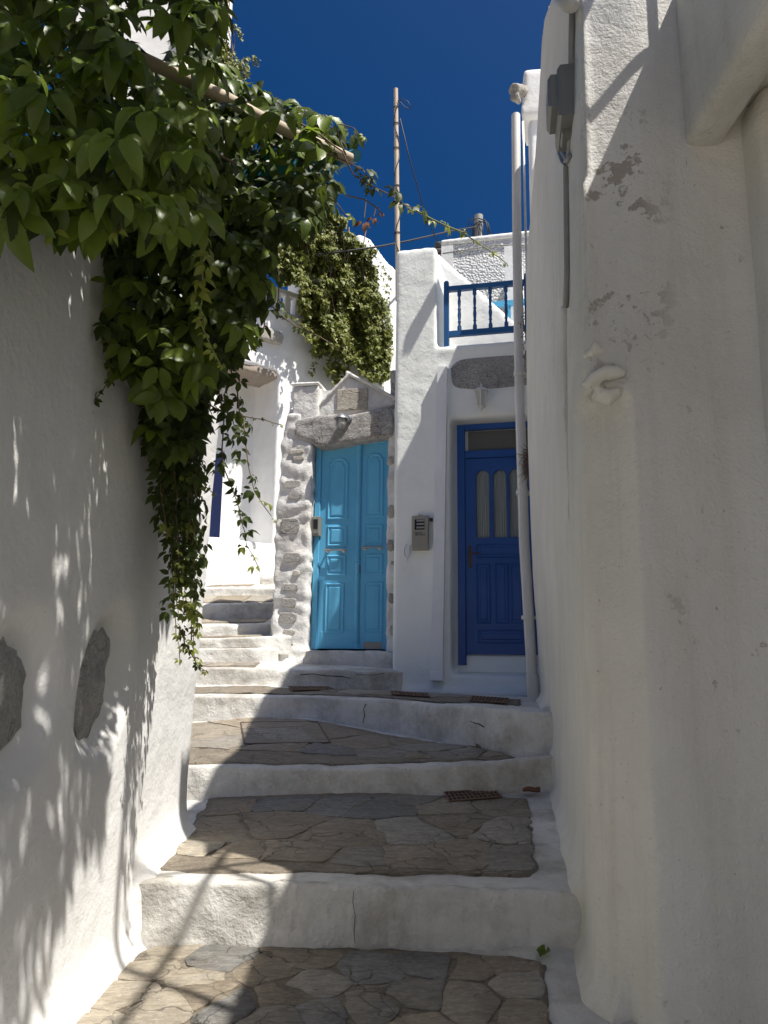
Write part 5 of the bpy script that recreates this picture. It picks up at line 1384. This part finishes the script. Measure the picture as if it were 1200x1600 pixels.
# ================================================================== ivy on the porch house
def ivy(name, label, polys, frame, off0, off1, total, size, base, mask=None, trail=None):
    t = thing(name, label, 'ivy', base)
    vv, ff = [], []
    def quad(p, s_):
        n_ = (SUND * .7 + frame.n * .5 + rndv() * .5).normalized(); m_ = orient(n_, Vector((0, 0, -1)) + rndv() * .4)
        b = len(vv)
        for q in ((0, 0, 0), (.35, -.5, .05), (.55, -.25, 0), (1.0, 0, -.12), (.55, .25, 0), (.35, .5, .05)): vv.append(tuple(p + m_ @ (Vector(q) * s_)))
        ff.extend([[b, b + 1, b + 2], [b, b + 2, b + 3], [b, b + 3, b + 4], [b, b + 4, b + 5]])
    for poly, frac in polys:
        n = int(total * frac); k = 0; xs = [q[0] for q in poly]; ys = [q[1] for q in poly]; tr = 0
        while k < n and tr < n * 40:
            tr += 1
            x, y = random.uniform(min(xs), max(xs)), random.uniform(min(ys), max(ys))
            xx = x + 13 * noise.noise(Vector((x * .06, y * .06, 3))); yy = y + 13 * noise.noise(Vector((x * .06, y * .06, 8)))
            if not inpoly(xx, yy, poly): continue
            c = noise.noise(Vector((x * .045, y * .03, 1.5))); top = off1 * (.55 + .6 * c + .35 * noise.noise(Vector((x * .15, y * .12, 7))))
            w = lerp(off0, max(off0 + .04, top), random.random() ** .5)
            u, v = frame.uv(x, y, w); p = frame(u, v, w)
            if noise.noise(p * 4.2) > .36 : continue
            quad(p, size * random.uniform(.6, 1.25)); k += 1
    for tr_ in (trail or []):
        for j in range(len(tr_) - 1):
            for s_ in range(22):
                f = s_ / 22; x, y = lerp(tr_[j][0], tr_[j + 1][0], f), lerp(tr_[j][1], tr_[j + 1][1], f); w = lerp(tr_[j][2], tr_[j + 1][2], f)
                u, v = frame.uv(x, y, w); quad(frame(u, v, w) + rndv() * .025, size * random.uniform(.6, 1.0))
    me = bpy.data.meshes.new('foliage'); me.from_pydata(vv, [], ff); me.update()
    mesh_obj('foliage', me, M['ivy'], t, False, 'stuff')
    for k in range(5):
        poly = polys[0][0]; xs = [q[0] for q in poly]; x = random.uniform(lerp(min(xs), max(xs), .5), max(xs) - 25); y0, y1 = min(q[1] for q in poly) + 30, max(q[1] for q in poly) - 10
        q = []
        for j in range(9):
            y = lerp(y0, y1, j / 8); u, v = frame.uv(x + 6 * math.sin(j + k), y, .06 + off1 * .3); q.append(frame(u, v, .06 + off1 * .3))
        mb = MB(); mb.tube(q, .009, 5); mb.build('stem', M['stem'], t, True)
ivy('hanging_ivy', 'thick ivy hanging down the white parapet above the stone gateway',
    [([(478, 345), (500, 325), (535, 340), (560, 372), (580, 390), (590, 430), (600, 480), (608, 530), (608, 565), (598, 600), (575, 590), (560, 575), (540, 560), (525, 555), (520, 520), (500, 560), (490, 540), (478, 525), (466, 480), (472, 440), (440, 440), (425, 425), (425, 385)], .93),
     ([(505, 540), (545, 520), (545, 600), (520, 600)], .03), ([(600, 440), (612, 500), (612, 560), (603, 560)], .015)],
    HF, .04, .55, 21000, .066, HF(2, 1.5, .1),
    trail=[[(430, 475, .3), (455, 495, .32), (480, 515, .3)], [(487, 505, .2), (490, 560, .1), (488, 585, .08)], [(510, 540, .2), (515, 590, .1)], [(600, 430, .2), (610, 500, .1), (612, 560, .05)], [(575, 380, .3), (595, 410, .2), (606, 440, .15)]])
FF = Fr((0, 12.5, 0), (1, 0, 0), (0, -1, 0))
ivy('wall_climber', 'fine-leaved climber covering the far white house edge at the top left', [([(300, -40), (352, -40), (352, 40), (362, 80), (385, 95), (388, 118), (372, 140), (340, 150), (300, 150)], 1.0)], FF, .1, .8, 3500, .085, (-3, 12.3, 4),
    trail=[[(362, 40, .3), (372, 45, .3), (378, 58, .3)], [(380, 90, .5), (396, 92, .5), (402, 98, .5)]])

# ================================================================== cracks and chips in the whitewash of the steps
def crack(i, pts, r=.003):
    q = []
    for x, y in pts:
        d = 3.0
        for _ in range(4): d = ry(i, P(x, y, d).x)
        q.append(P(x + random.uniform(-1, 1), y, d - .010))
    mb = MB(); mb.tube(q, [r * random.uniform(.4, 1.2) for _ in q], 4); mb.build('crack', M['dark'], STEPS[i])
crack(4, [(553, 1392), (551, 1410), (555, 1432), (552, 1455), (554, 1474)], .0012)
crack(6, [(572, 1100), (568, 1108), (571, 1118), (566, 1130)], .004)
crack(6, [(735, 1127), (742, 1130), (748, 1131), (756, 1136)], .004)
crack(7, [(470, 1054), (490, 1053), (510, 1056), (535, 1057), (548, 1060)], .004)
crack(7, [(556, 1054), (580, 1055), (600, 1052)], .003)
